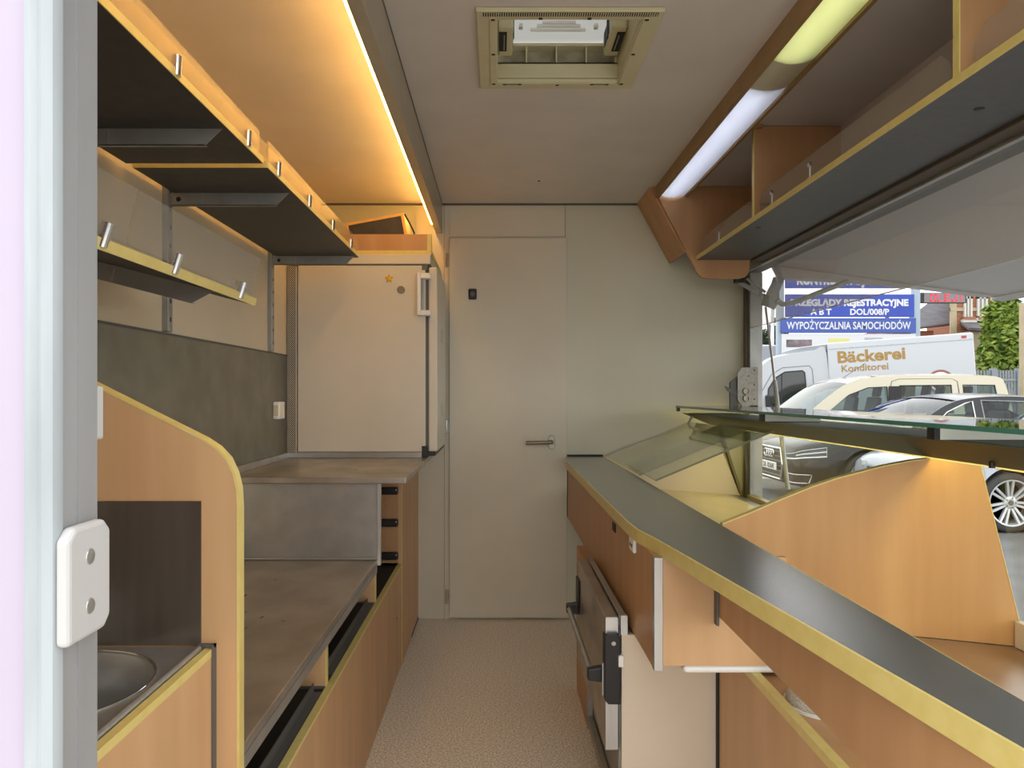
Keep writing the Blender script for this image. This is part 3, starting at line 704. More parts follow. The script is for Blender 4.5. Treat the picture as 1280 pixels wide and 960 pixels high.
def low_cabinet():
    t = thing('low_cabinet', 'low pear wood cabinet with yellow top edge below the near counter', 'cabinet', (.75, 1.17, 0))
    MB().box(.550, .568, .55, 1.798, 0, .536).obj('aisle_panel', M['wood'], t)
    MB().box(.547, .566, .55, 1.798, .536, .554).obj('edge_band', M['edge'], t)
    MB().box(.568, .95, .55, 1.798, .520, .540).obj('shelf_board', M['wood_shaded'], t)
    MB().box(.545, .550, 1.785, 1.799, 0, .536).obj('corner_gap', M['rubber'], t)
    b = thing('mesh_bowl', 'pale upturned mesh-textured bowl on the low cabinet behind the apron', 'bowl', (.642, 1.42, .5405))
    pr = [(.070, 0), (.0705, .006), (.067, .02), (.056, .038), (.036, .052), (.015, .058), (.001, .059)]
    MB().lathe(pr, (.642, 1.42, .5405), 'z', 32).obj('shell', M['mesh_white'], b, smooth=True)
    MB().lathe([(.0735, 0), (.0735, .005), (.070, .006)], (.642, 1.42, .5405), 'z', 32).obj('rim', M['plastic_white'], b, smooth=True)
low_cabinet()

# ------------------------------------------------------------------ right: display case
def display():
    t = thing('display_case', 'open pear wood display case behind the serving counter', 'display case', (.9, 2.3, .50))
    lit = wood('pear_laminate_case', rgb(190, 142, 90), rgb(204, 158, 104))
    MB().prism([(.546, .690), (1.17, .643), (1.17, .625), (.546, .672)], 'y', 1.785, 3.68).obj('far_floor', mat('case_floor', rgb(214, 192, 150), .28, col2=rgb(206, 184, 142), scale=(10, 10, 10)), t)
    MB().prism([(1.17, .643), (1.262, .630), (1.262, .612), (1.17, .625)], 'y', 1.785, 3.68).obj('far_floor_steel', M['steel'], t)
    MB().prism([(.80, .578), (1.069, .5545), (1.285, .532), (1.285, .515), (1.069, .5375), (.80, .561)], 'y', .55, 1.764).obj('near_floor', mat('case_floor_brown', rgb(150, 118, 92), .3, col2=rgb(142, 110, 84), scale=(10, 10, 10)), t)
    e = MB().prism([(.546, .692), (.546, .83), (.70, .895), (.95, .978), (1.08, .992), (1.09, .992), (1.235, .636)], 'y', 3.665, 3.685).obj('end_panel', M['wall_cream'], t)
    MB().band([(1.235, .636), (1.12, .992)], 'y', 3.655, 3.686, -.012).obj('edge_band', mat('olive_edge', rgb(120, 108, 60), .4), e)
    top = [(.552, .834), (.620, .861), (.700, .8955), (.770, .924), (.832, .945), (.95, .976), (1.02, .989), (1.065, .9945), (1.18, .9945)]
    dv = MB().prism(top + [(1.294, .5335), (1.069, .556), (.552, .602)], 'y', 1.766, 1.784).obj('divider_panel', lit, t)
    MB().band(top, 'y', 1.765, 1.785, .003).band([(1.18, .9945), (1.294, .5335)], 'y', 1.765, 1.785, .002).obj('edge_band', M['edge'], dv)
    MB().box(1.243, 1.278, 1.79, 3.597, .628, .652).obj('front_rail', mat('rail_wood', rgb(150, 128, 74), .35), t, bevel=.001)
    MB().box(1.262, 1.292, .55, 1.758, .536, .600).obj('near_rail', M['cream'], t, bevel=.002)
    # canopy: reflector plate, cover and tube
    cp = MB().prism([(.915, 1.0595), (1.0605, .999), (1.064, 1.004), (.930, 1.0595)], 'y', .55, 3.58).obj('canopy_reflector', M['olive'], t)
    MB().box(.945, 1.15, .55, 3.58, 1.0525, 1.0590).obj('canopy_cover', M['olive'], t)
    MB().tube([(1.085, .60, 1.030), (1.085, 3.55, 1.030)], .012, 10).obj('canopy_tube', M['lamp_case'], t, smooth=True)
    MB().box(1.0605, 1.0625, .55, 3.58, .9955, 1.0).obj('canopy_glow_strip', M['glow_strip'], t)  # added translucent strip, makes the reflector's lower edge glow
    MB().lathe([(.006, .012), (.006, 0), (.001, 0)], (1.03, 1.50, 1.000), 'z', 10).obj('canopy_knob', M['plastic_black'], t)
    # sloping front pane
    MB().prism([(1.270, .652), (1.265, .652), (1.185, 1.083), (1.190, 1.083)], 'y', 1.79, 3.597).obj('front_pane', M['glass_front'], t)
    MB().prism([(1.282, .60), (1.277, .60), (1.200, 1.083), (1.205, 1.083)], 'y', .55, 1.758).obj('front_pane', M['glass_front'], t)
    g = thing('glass_shelf', 'green-edged glass shelf on top of the display case', 'glass shelf', (1.05, 2.0, 1.086))
    MB().box(.888, 1.22, .50, 3.58, 1.0855, 1.0945).obj('pane', M['glass'], g)
    MB().box(.8855, .888, .50, 3.58, 1.0853, 1.0947).obj('front_edge', M['glass_edge'], g)
    for y in (2.454, 1.484):
        b = MB().box(.912, 1.10, y, y + .025, 1.060, 1.0850).obj('support_bar', mat('bar_grey', rgb(206, 204, 196), .5), g)
        MB().box(.900, .912, y - .0005, y + .0255, 1.0597, 1.0852).obj('end_cap', M['plastic_black'], b)
    MB().box(.888, .900, 3.55, 3.58, 1.068, 1.085).obj('end_holder', M['plastic_black'], g)
    MB().tube([(.955, 3.50, 1.062), (.925, 3.50, 1.005), (.940, 3.50, 1.000)], .006, 8).obj('support_rod', M['alu_dull'], g)
    for (lb, y0, y1, dz) in (('nearer clear glass cover sloping from the counter to the canopy', 2.51, 3.10, .004), ('farther clear glass cover sloping to the canopy by the back wall', 2.80, 3.63, -.010)):
        q = thing('glass_cover', lb, 'glass pane', (.76, (y0 + y1) / 2, .835 + dz), group='sloping glass covers of the display case')
        a = [(.552, .845 + dz), (.965, 1.018 + dz), (.963, 1.024 + dz), (.550, .851 + dz)]
        MB().prism(a, 'y', y0 + .002, y1).obj('pane', M['glass'], q)
        MB().prism(a, 'y', y0, y0 + .002).obj('pane_edge', M['cover_edge'], q)
display()

# ------------------------------------------------------------------ right: serving flap, its arm, strut, lock and the clear sheet
def flap():
    t = thing('serving_flap', 'large whitish serving flap raised over the opening', 'flap', (1.9, 2.0, 1.7))
    sec = [(1.338, 1.779), (1.338, 1.809), (2.50, 1.652), (2.50, 1.622)]
    MB().prism(sec, 'y', .40, 3.56).obj('panel', M['flap'], t, bevel=.004)
    MB().prism([(1.355, 1.776), (1.385, 1.725), (1.42, 1.714), (1.70, 1.702), (2.05, 1.672), (2.40, 1.628), (2.42, 1.634)], 'y', 3.50, 3.56).prism([(2.44, 1.632), (2.44, 1.618), (2.50, 1.608), (2.50, 1.624)], 'y', .40, 3.56).obj('rim', M['flap'], t, bevel=.004)
    def Z(px, py): v = at(px, py, 3.50); return (v.x, v.z)
    a = t
    MB().prism([Z(965, 347), Z(979, 349), Z(972, 366), Z(973, 377), Z(966, 388), Z(957, 384), Z(956, 367), Z(962, 356)], 'y', 3.478, 3.486).obj('arm_plate', M['frame_white'], a, bevel=.002)
    pth = [Vector((Z(*q)[0], 3.470, Z(*q)[1])) for q in ((968, 376), (974, 381), (982, 381), (1000, 375), (1020, 367), (1056, 353))]
    MB().tube(pth, .0125, 10).obj('arm', M['frame_white'], a, smooth=True)
    c = Z(962, 369)
    MB().lathe([(.014, 0), (.012, -.004), (.001, -.005)], (c[0], 3.478, c[1]), 'y', 14).obj('pivot', M['alu_dull'], a)
    for (p, q) in (((919, 350), (953, 370)), ((932, 349), (955, 366)), ((921, 354), (951, 371))):
        u, v = Z(*p), Z(*q)
        MB().tube([(u[0], 3.482, u[1]), (v[0], 3.482, v[1])], .007, 8).obj('link', M['alu_dull'], a)
    k = Z(922, 351); MB().box(k[0] - .022, k[0] + .022, 3.47, 3.50, k[1] - .014, k[1] + .014).obj('wall_bracket', M['plastic_black'], a, bevel=.003)
    k = Z(955, 377); MB().prism([(k[0] - .012, k[1] + .035), (k[0] + .012, k[1] + .025), (k[0] + .010, k[1] - .03), (k[0] - .022, k[1] - .02)], 'y', 3.468, 3.478).obj('stop', M['rubber_grey'], a)
    pl = [Vector((Z(*q)[0], 3.46, Z(*q)[1])) for q in ((961, 336), (966, 346), (968, 356))]
    MB().tube(pl, .003, 6).obj('cable', M['plastic_white'], a)
    s = thing('gas_strut', 'slim grey gas strut standing in the serving opening', 'strut', at(985, 615, 3.20))
    A, B = at(957, 384, 3.44), at(985, 612, 3.20); mid = A.lerp(B, .42)
    MB().tube([A, mid], .0055, 10).obj('rod', M['alu'], s, smooth=True)
    MB().tube([mid, B], .0095, 10).obj('cylinder', M['alu_dull'], s, smooth=True)
    l = thing('flap_lock', 'grey steel latch plate with round catches on the opening frame', 'latch', at(933, 490, 3.46))
    def Q(px, py): v = at(px, py, 3.46); return (v.x, v.z)
    MB().prism([Q(927, 459), Q(948, 459), Q(948, 512), Q(930, 512), Q(922, 500), Q(922, 466)], 'y', 3.462, 3.470).obj('plate', M['zinc'], l, bevel=.002)
    for (px, py) in ((943, 463), (943, 481), (943, 499), (936, 470)):
        c = Q(px, py); MB().lathe([(.004, 0), (.003, -.0012), (.001, -.0014)], (c[0], 3.462, c[1]), 'y', 8).obj('rivet', M['rubber'], l)
    for (px, py) in ((933, 489), (933, 498)):
        c = Q(px, py); MB().lathe([(.017, 0), (.017, -.012), (.009, -.013), (.008, -.006), (.001, -.006)], (c[0], 3.462, c[1]), 'y', 16).obj('catch', M['handle_grey'], l)
    MB().prism([Q(906, 482), Q(922, 489), Q(922, 496), Q(909, 488)], 'y', 3.466, 3.470).obj('lever', M['rubber_grey'], l)
    MB().prism([Q(914, 478), Q(924, 470), Q(924, 510), Q(914, 508)], 'y', 3.472, 3.49).obj('case', M['rubber_grey'], l)
    MB().box(Q(938, 0)[0], Q(947, 0)[0], 3.45, 3.47, Q(0, 514)[1], Q(0, 507)[1]).obj('buffer', M['plastic_black'], l, bevel=.003)
    c = thing('clear_sheet', 'clear plastic sheet hanging at the top of the serving opening', 'plastic sheet', (1.2615, 2.3, 1.48))
    MB().box(1.2605, 1.2625, .55, 3.598, 1.482, 1.762).obj('sheet', M['clear_film'], c)
    MB().box(1.2598, 1.2632, .55, 3.598, 1.480, 1.4835).obj('lower_edge', mat('sheet_edge', rgb(214, 214, 210), .3), c)
flap()

# ------------------------------------------------------------------ outside: yard
ZG = -.345
M['asphalt'] = mat('asphalt', rgb(86, 85, 84), .85, col2=rgb(102, 101, 100), scale=(3, 3, 3), detail=10, lo=.3, hi=.7, bump=.5, bump_scale=40)
M['ground_pale'] = mat('pale_paving', rgb(176, 172, 164), .8, col2=rgb(166, 162, 154), scale=(2, 2, 2))
struct(MB().box(-30, 60, -30, 70, ZG - .1, ZG).obj('ground', M['asphalt']))
struct(MB().box(-6, 6, -8, .44, ZG, ZG + .014).obj('bounce_slab', mat('bounce_slab_pale', rgb(206, 200, 190), .8, col2=rgb(196, 190, 180), scale=(2, 2, 2))))  # added unseen pale slab, bounces sky light into the trailer
struct(MB().box(1.6, 40, 12.6, 13.4, ZG, ZG + .012).obj('paving_strip', M['ground_pale']))

def paint(name, c, c2=None, rough=.25): return mat(name, c, rough, col2=c2 or c, scale=(2, 2, 2), coat=.8, spec=.5)
M['paint_dark'] = mat('graphite_paint', rgb(24, 26, 30), .22, coat=.15, spec=.35)
M['roof_black'] = mat('black_roof', rgb(18, 18, 21), .2, spec=.4)
M['paint_silver'] = paint('silver_paint', rgb(150, 154, 160))
M['paint_cream'] = paint('cream_paint', rgb(182, 174, 150))
M['paint_white'] = paint('white_paint', rgb(164, 168, 172))
M['car_glass'] = sheet('tinted_car_glass', (.55, .64, .62, 1), .0, rough=.01, ior=1.5)
M['car_glass_dark'] = mat('dark_car_glass', rgb(26, 32, 32), .06, spec=.7)
M['car_black'] = mat('car_black', rgb(22, 22, 23), .5)
M['tyre'] = mat('tyre', rgb(58, 56, 54), .8)
M['rim'] = mat('alloy', rgb(205, 205, 205), .3, .5)
M['well'] = mat('wheel_well', rgb(20, 19, 18), .9)

def lerp_tab(tab, x):
    for (a, b) in zip(tab, tab[1:]):
        if x <= b[0]:
            k = 0 if b[0] == a[0] else max(0, min(1, (x - a[0]) / (b[0] - a[0]))); k = k * k * (3 - 2 * k) if False else k
            return a[1] + (b[1] - a[1]) * k
    return tab[-1][1]

def wheel(t, cx, cy, r, rim_r, spokes):
    """wheel whose outer face looks towards -y"""
    c = (cx, cy, r)
    w = MB().lathe([(rim_r, -.10), (rim_r + .012, -.112), (r - .03, -.112), (r - .008, -.095), (r, -.07), (r, .07), (r - .02, .11), (rim_r, .11)], c, 'y', 40, cap=False).obj('wheel', M['tyre'], t, smooth=True, local=True)
    rm = MB().lathe([(rim_r, -.1), (rim_r + .004, -.116), (rim_r - .012, -.114), (rim_r - .022, -.075), (rim_r - .03, .05)], c, 'y', 40, cap=False)
    rm.lathe([(.075, -.06), (.07, -.088), (.045, -.094), (.001, -.094)], c, 'y', 24)
    for k in range(spokes):
        for s in (-1, 1):
            a = 2 * math.pi * k / spokes + math.pi / 2 + .05; n = Vector((-math.sin(a), 0, math.cos(a))) * s; u = Vector((math.cos(a), 0, math.sin(a)))
            C = Vector(c); p0 = C + u * .06 + n * .014; p1 = C + u * (rim_r - .008) + n * .034
            vs = []
            for (p, y) in ((p0, -.088), (p1, -.108)):
                for q in (-.0125, .0125):
                    vs += [p + n * q + Vector((0, y, 0)), p + n * q + Vector((0, y + .03, 0))]
            rm.add(vs, [(0, 1, 3, 2), (4, 6, 7, 5), (0, 4, 5, 1), (2, 3, 7, 6), (0, 2, 6, 4), (1, 5, 7, 3)])
    rm.obj('rim', M['rim'], w, local=True)
    MB().lathe([(rim_r - .03, .02), (.03, .02), (.001, .02)], c, 'y', 30).obj('brake', M['well'], w, local=True)
    hub = MB().lathe([(.03, -.094), (.028, -.099), (.001, -.1)], c, 'y', 18)
    for k in range(5):
        a = k * 2 * math.pi / 5; hub.lathe([(.009, -.088), (.008, -.096), (.001, -.096)], (c[0] + .052 * math.cos(a), c[1], c[2] + .052 * math.sin(a)), 'y', 8)
    hub.obj('hub', M['rubber_grey'], w, local=True)

def smooth_tab(pts, n=6):
    """Catmull-Rom through profile points"""
    out = []
    for i in range(len(pts) - 1):
        p0 = pts[max(i - 1, 0)]; p1 = pts[i]; p2 = pts[i + 1]; p3 = pts[min(i + 2, len(pts) - 1)]
        for k in range(n):
            t = k / n
            out.append(tuple(.5 * (2 * p1[j] + (p2[j] - p0[j]) * t + (2 * p0[j] - 5 * p1[j] + 4 * p2[j] - p3[j]) * t * t + (3 * p1[j] - p0[j] - 3 * p2[j] + p3[j]) * t ** 3) for j in (0, 1)))
    out.append(pts[-1]); return out

def car(name, label, x0, yn, L, W, deck, side, ws, rw, windows, pnt, roof_m, glass, wheels, r, rim_r, spokes, bottom=.2, wf=.80, zbelt=.95, zroof=1.46):
    """x0 = front, yn = near side; deck = (x, z) of the body's upper line; side = roof outline from the windscreen foot to the rear foot"""
    t = thing(name, label, 'car', (x0, yn + W / 2, ZG))
    hw = W / 2
    prof = smooth_tab(deck)
    def width(x):
        e = .80 + .20 * min(1, (x / .75)) ** .45 if x < .75 else (.84 + .16 * min(1, ((L - x) / .7)) ** .5 if x > L - .7 else 1)
        return hw * e
    xs = sorted(set([0, .03, .08, .16, .28, .45, .7, 1.0] + [1 + k * (L - 2) / 14 for k in range(15)] + [L - .7, L - .45, L - .28, L - .15, L - .06, L]))
    secs = []
    for x in xs:
        zt = lerp_tab(prof, x); w = width(x); zb = bottom + (.10 * (1 - x / .16) if x < .16 else 0) + (.12 * (1 - (L - x) / .15) if L - x < .15 else 0)
        h = zt - zb
        half = [(w * .94, zb), (w * .985, zb + .16 * h), (w, zb + .40 * h), (w * .995, zb + .60 * h), (w * .975, zb + .70 * h), (w * .965, zb + .85 * h), (w * .90, zt - .035), (w * .78, zt - .004), (w * .4, zt + .012)]
        secs.append([(x, -y, z) for y, z in half] + [(x, y, z) for y, z in reversed(half)])
    body = MB().loft(secs).obj('body', pnt, t, smooth=True, local=True)
    # wheel arches cut out of the body
    cut = MB()
    for wx in wheels:
        cut.lathe([(r + .045, -.1), (r + .045, .34)], (wx, -hw, r + .01), 'y', 40)
    co = cut.obj('cut', pnt, t, local=True)
    md = body.modifiers.new('b', 'BOOLEAN'); md.operation = 'DIFFERENCE'; md.object = co; md.solver = 'EXACT'
    bpy.context.view_layer.update()
    dg = bpy.context.evaluated_depsgraph_get(); nm = bpy.data.meshes.new_from_object(body.evaluated_get(dg))
    if len(nm.polygons) > 50:
        old = body.data; body.modifiers.clear(); body.data = nm; bpy.data.meshes.remove(old); nm.name = 'body'
    else: body.modifiers.clear()
    try: body.data.set_sharp_from_angle(angle=math.radians(35))
    except Exception: pass
    bpy.data.objects.remove(co)
    for wx in wheels:
        MB().lathe([(r + .044, .02), (r + .044, .30), (.01, .30)], (wx, -hw, r + .01), 'y', 30, cap=False).obj('wheel_well', M['well'], t, local=True)
        MB().lathe([(r + .043, 0), (r + .060, -.006), (r + .070, .012), (r + .043, .02)], (wx, -hw + .016, r + .01), 'y', 40).obj('arch_lip', pnt, t, smooth=True, local=True) if False else None
        wheel(t, wx, -hw + .135, r, rim_r, spokes)
    # greenhouse
    def hwz(z):
        k = (z - zbelt) / (zroof - zbelt); return hw * (.955 + (wf - .955) * k)
    sd = smooth_tab(side, 5)
    for sgn in (-1, 1):
        fn = lambda u, v, k, s=sgn: (u, s * (hwz(v) - .03 * k), v)
        o = MB().holed(sd, [list(reversed(w)) for w in windows], fn, 1).obj('side_frame', pnt, t, local=True)
        for w in windows:
            MB().add([(u, sgn * (hwz(v) - .012), v) for u, v in w], [tuple(range(len(w)))]).obj('side_window', glass, o, local=True)
            ring = [Vector((u, sgn * (hwz(v) + .002), v)) for u, v in w]
            MB().tube(ring + ring[:2], .010, 5, cap=False).obj('window_trim', M['car_black'] if roof_m is pnt else M['alu'], o, local=True)
    def strip(nm, x_a, x_b, m, par, dz=0.0):
        rows = []
        for (x, z) in [q for q in sd if x_a - 1e-6 <= q[0] <= x_b + 1e-6 and q[1] > zbelt - .08]:
            w = hwz(z); rows.append([(x, w * (-1 + k * .25), z + dz + .045 * (1 - (k / 4 - 1) ** 2)) for k in range(9)])
        return MB().loft(rows, closed=False, cap=False).obj(nm, m, par, smooth=True, local=True)
    strip('roof', ws[1], rw[0], roof_m, t)
    strip('windscreen', ws[0], ws[1], glass, t)
    strip('rear_window', rw[0], rw[1], glass, t)
    MB().box(ws[0] + .1, rw[1] - .15, -hw * .9, hw * .9, zbelt - .16, zbelt - .10).obj('cabin_floor', M['car_black'], t, local=True)
    return t

def seats(t, xs, hw, z):
    for x in xs:
        for s in (-1, 1):
            y = s * hw * .48
            q = MB().prism([(x, z - .3), (x + .13, z - .3), (x + .20, z + .22), (x + .12, z + .24)], 'y', y - .22, y + .22).obj('seat', M['car_black'], t, bevel=.03, local=True)
            MB().prism([(x + .15, z + .24), (x + .23, z + .24), (x + .27, z + .44), (x + .19, z + .45)], 'y', y - .12, y + .12).obj('headrest', M['car_black'], q, bevel=.03, local=True)

def rings(par, p, r, y_dir, up, m):
    """four interlocked rings"""
    mb = MB(); p = Vector(p); a = Vector(y_dir); u = Vector(up)
    for k in range(4):
        c = p + a * ((k - 1.5) * r * 1.5)
        mb.tube([c + a * (r * math.cos(j * math.pi / 10)) + u * (r * math.sin(j * math.pi / 10)) for j in range(21)], r * .16, 6, cap=False)
    return mb.obj('emblem', m, par, local=True)

def dark_car():
    L, W = 5.1, 1.92
    t = car('car', 'dark graphite saloon car with chrome grille facing left', 4.06, 9.66, L, W,
            [(0, .70), (.05, .76), (.25, .825), (.8, .93), (1.4, .985), (2.3, .97), (3.6, .99), (4.3, 1.02), (4.9, 1.04), (5.1, .92)],
            [(1.42, .97), (1.75, 1.17), (2.05, 1.34), (2.35, 1.43), (2.85, 1.462), (3.4, 1.43), (3.9, 1.30), (4.35, 1.10), (4.52, 1.0)],
            (1.42, 2.2), (3.6, 4.52),
            [[(1.78, 1.01), (2.42, 1.01), (2.42, 1.395), (2.32, 1.37), (2.05, 1.25)], [(2.54, 1.01), (3.56, 1.02), (3.70, 1.28), (3.25, 1.385), (2.54, 1.405)]],
            M['paint_dark'], M['roof_black'], M['car_glass'], (.93, 3.95), .345, .255, 7, zbelt=.97, zroof=1.46)
    seats(t, (2.55, 3.5), .96, 1.0)
    fx = -.012
    gr = MB().prism([(-.36, .28), (.36, .28), (.43, .50), (.36, .72), (-.36, .72), (-.43, .50)], 'x', fx - .01, .09).obj('grille', M['car_black'], t, local=True)
    for k in range(6):
        z = .33 + k * .068; w = .37 + .06 * (1 - abs(z - .5) / .22)
        MB().box(fx - .024, fx - .008, -w, w, z - .006, z + .006).obj('grille_bar', M['zinc'], gr, local=True)
    MB().tube([(fx - .015, y, z) for y, z in ((-.36, .28), (-.43, .50), (-.36, .72), (.36, .72), (.43, .50), (.36, .28), (-.36, .28))], .014, 6).obj('grille_frame', M['chrome'], gr, local=True)
    rings(t, (fx - .045, 0, .635), .055, (0, -1, 0), (0, 0, 1), M['chrome'])
    pl = MB().box(fx - .05, fx - .035, -.27, .27, .40, .51).obj('number_plate', M['plastic_white'], t, bevel=.004, local=True)
    text('DL 026K', M['car_black'], pl, (fx - .052, .22, .42), (0, -1, 0), (0, 0, 1), .44, .07, .02, local=True)
    def skin(x):                       # half width of the nose at x
        e = .80 + .20 * (max(x, 0) / .75) ** .45
        return W / 2 * e
    nose = [(-.012, .52), (-.012, .66), (-.010, .755)] + [(x, skin(x) + .006) for x in (.012, .04, .08, .14, .22, .30, .38)]
    hg = mat('headlamp_glass', rgb(96, 100, 104), .12, .2)
    for s in (-1, 1):
        rows = []; lo = []; hi = []
        for i, (x, y) in enumerate(nose):
            k = i / (len(nose) - 1); zl, zh = .585 + .05 * k, .655 + .115 * k
            rows.append([(x, s * y, zl), (x, s * y, zh)]); lo.append((x - .004, s * (y + .004), zl + .012)); hi.append((x - .004, s * (y + .004), zh))
        h = MB().loft(rows, closed=False, cap=False).obj('headlamp', hg, t, smooth=True, local=True)
        MB().tube(lo, .010, 6).obj('light_strip', M['plastic_white'], h, local=True)
        MB().tube(hi + [lo[-1]], .006, 6).obj('chrome_strip', M['chrome'], h, local=True)
        for i in (3, 5, 7):
            a = Vector(lo[i]).lerp(Vector(hi[i]), .5); b = Vector(lo[i + 2]).lerp(Vector(hi[i + 2]), .5)
            MB().tube([a, b], .013, 6).obj('reflector', M['rim'], h, local=True)
        low = [(-.012, .47), (-.012, .66), (-.010, .755)] + [(x, skin(x) * .985 + .008) for x in (.02, .06, .12, .20)]
        MB().loft([[(x, s * y, .28), (x, s * y, .395)] for x, y in low], closed=False, cap=False).obj('intake', M['car_black'], t, local=True)
        MB().tube([(x - .004, s * (y + .004), .395) for x, y in low] + [(low[-1][0] - .04, s * (low[-1][1] - .002), .285)] + [(x - .004, s * (y + .004), .28) for x, y in reversed(low[:-1])], .006, 6).obj('intake_trim', M['chrome'], t, local=True)
    MB().tube([(.03, y, .235) for y in (-.70, -.35, 0, .35, .70)], .014, 6).obj('lower_trim', M['chrome'], t, local=True)
dark_car()

def silver_car():
    t = car('car', 'silver car with multi-spoke alloy wheel right of the display case divider', 4.62, 7.70, 4.7, 1.82,
            [(0, .60), (.05, .70), (.25, .78), (.8, .88), (1.4, .935), (2.1, .95), (3.4, .97), (4.2, 1.0), (4.55, .98), (4.7, .85)],
            [(1.72, .955), (2.1, 1.16), (2.4, 1.30), (2.7, 1.385), (3.1, 1.405), (3.6, 1.35), (4.0, 1.2), (4.32, .99)],
            (1.72, 2.6), (3.6, 4.32),
            [[(2.05, 1.0), (2.75, 1.0), (2.75, 1.34), (2.55, 1.29), (2.35, 1.2)], [(2.83, 1.0), (3.55, 1.01), (3.75, 1.18), (3.4, 1.32), (2.83, 1.345)]],
            M['paint_silver'], M['paint_silver'], M['car_glass'], (.90, 3.65), .325, .248, 7, zbelt=.95, zroof=1.425)
    seats(t, (2.6, 3.4), .9, .98)
    for s in (-1, 1):
        MB().loft([[(x - .02, s * yy, zl), (x - .02, s * yy, zh), (x + .05, s * (yy - .06), zh), (x + .05, s * (yy - .06), zl)] for (x, yy, zl, zh) in
                   ((.0, .48, .60, .66), (.09, .70, .58, .68), (.36, .87, .63, .70))]).obj('headlamp', M['rim'], t, local=True)
    MB().box(-.02, .03, -.36, .36, .32, .60).obj('grille', M['car_black'], t, local=True)
silver_car()

def minivan():
    t = car('minivan', 'cream high-roof minivan behind the dark saloon', 4.80, 13.5, 4.92, 1.80,
            [(0, .66), (.05, .82), (.3, 1.0), (.8, 1.09), (1.15, 1.13), (1.6, 1.12), (3.2, 1.12), (4.4, 1.13), (4.8, 1.12), (4.92, 1.0)],
            [(1.02, 1.11), (1.45, 1.45), (1.82, 1.69), (2.15, 1.79), (2.8, 1.835), (3.7, 1.85), (4.45, 1.84), (4.72, 1.80), (4.80, 1.68), (4.88, 1.3), (4.90, 1.11)],
            (1.02, 1.82), (4.72, 4.90),
            [[(1.40, 1.14), (2.56, 1.14), (2.56, 1.63), (2.2, 1.61), (1.83, 1.47)], [(2.80, 1.14), (3.78, 1.14), (3.78, 1.66), (2.80, 1.65)], [(4.0, 1.16), (4.66, 1.16), (4.60, 1.66), (4.0, 1.665)]],
            M['paint_cream'], M['paint_cream'], M['car_glass'], (.95, 3.75), .325, .23, 6, wf=.84, zbelt=1.11, zroof=1.85)
    seats(t, (2.35, 3.3, 4.1), .9, 1.2)
    MB().box(2.56, 2.80, -.856, -.845, 1.14, 1.64).obj('pillar_cover', M['car_black'], t, local=True)
    MB().tube([(2.0, -.2, 1.80), (2.45, -.2, 2.10)], .005, 6).obj('antenna', M['car_black'], t, local=True)
    for (a, b) in ((2.62, 3.86),):
        MB().tube([(2.62, -.80, 1.60), (2.66, -.775, 1.735), (2.8, -.765, 1.775), (3.8, -.762, 1.785), (3.9, -.775, 1.73), (3.92, -.83, 1.40)], .006, 6).obj('door_seam', M['rubber_grey'], t, local=True)
    MB().box(2.34, 2.42, -.66, -.60, 1.80, 1.83).obj('roof_clip', M['car_black'], t, local=True)
minivan()

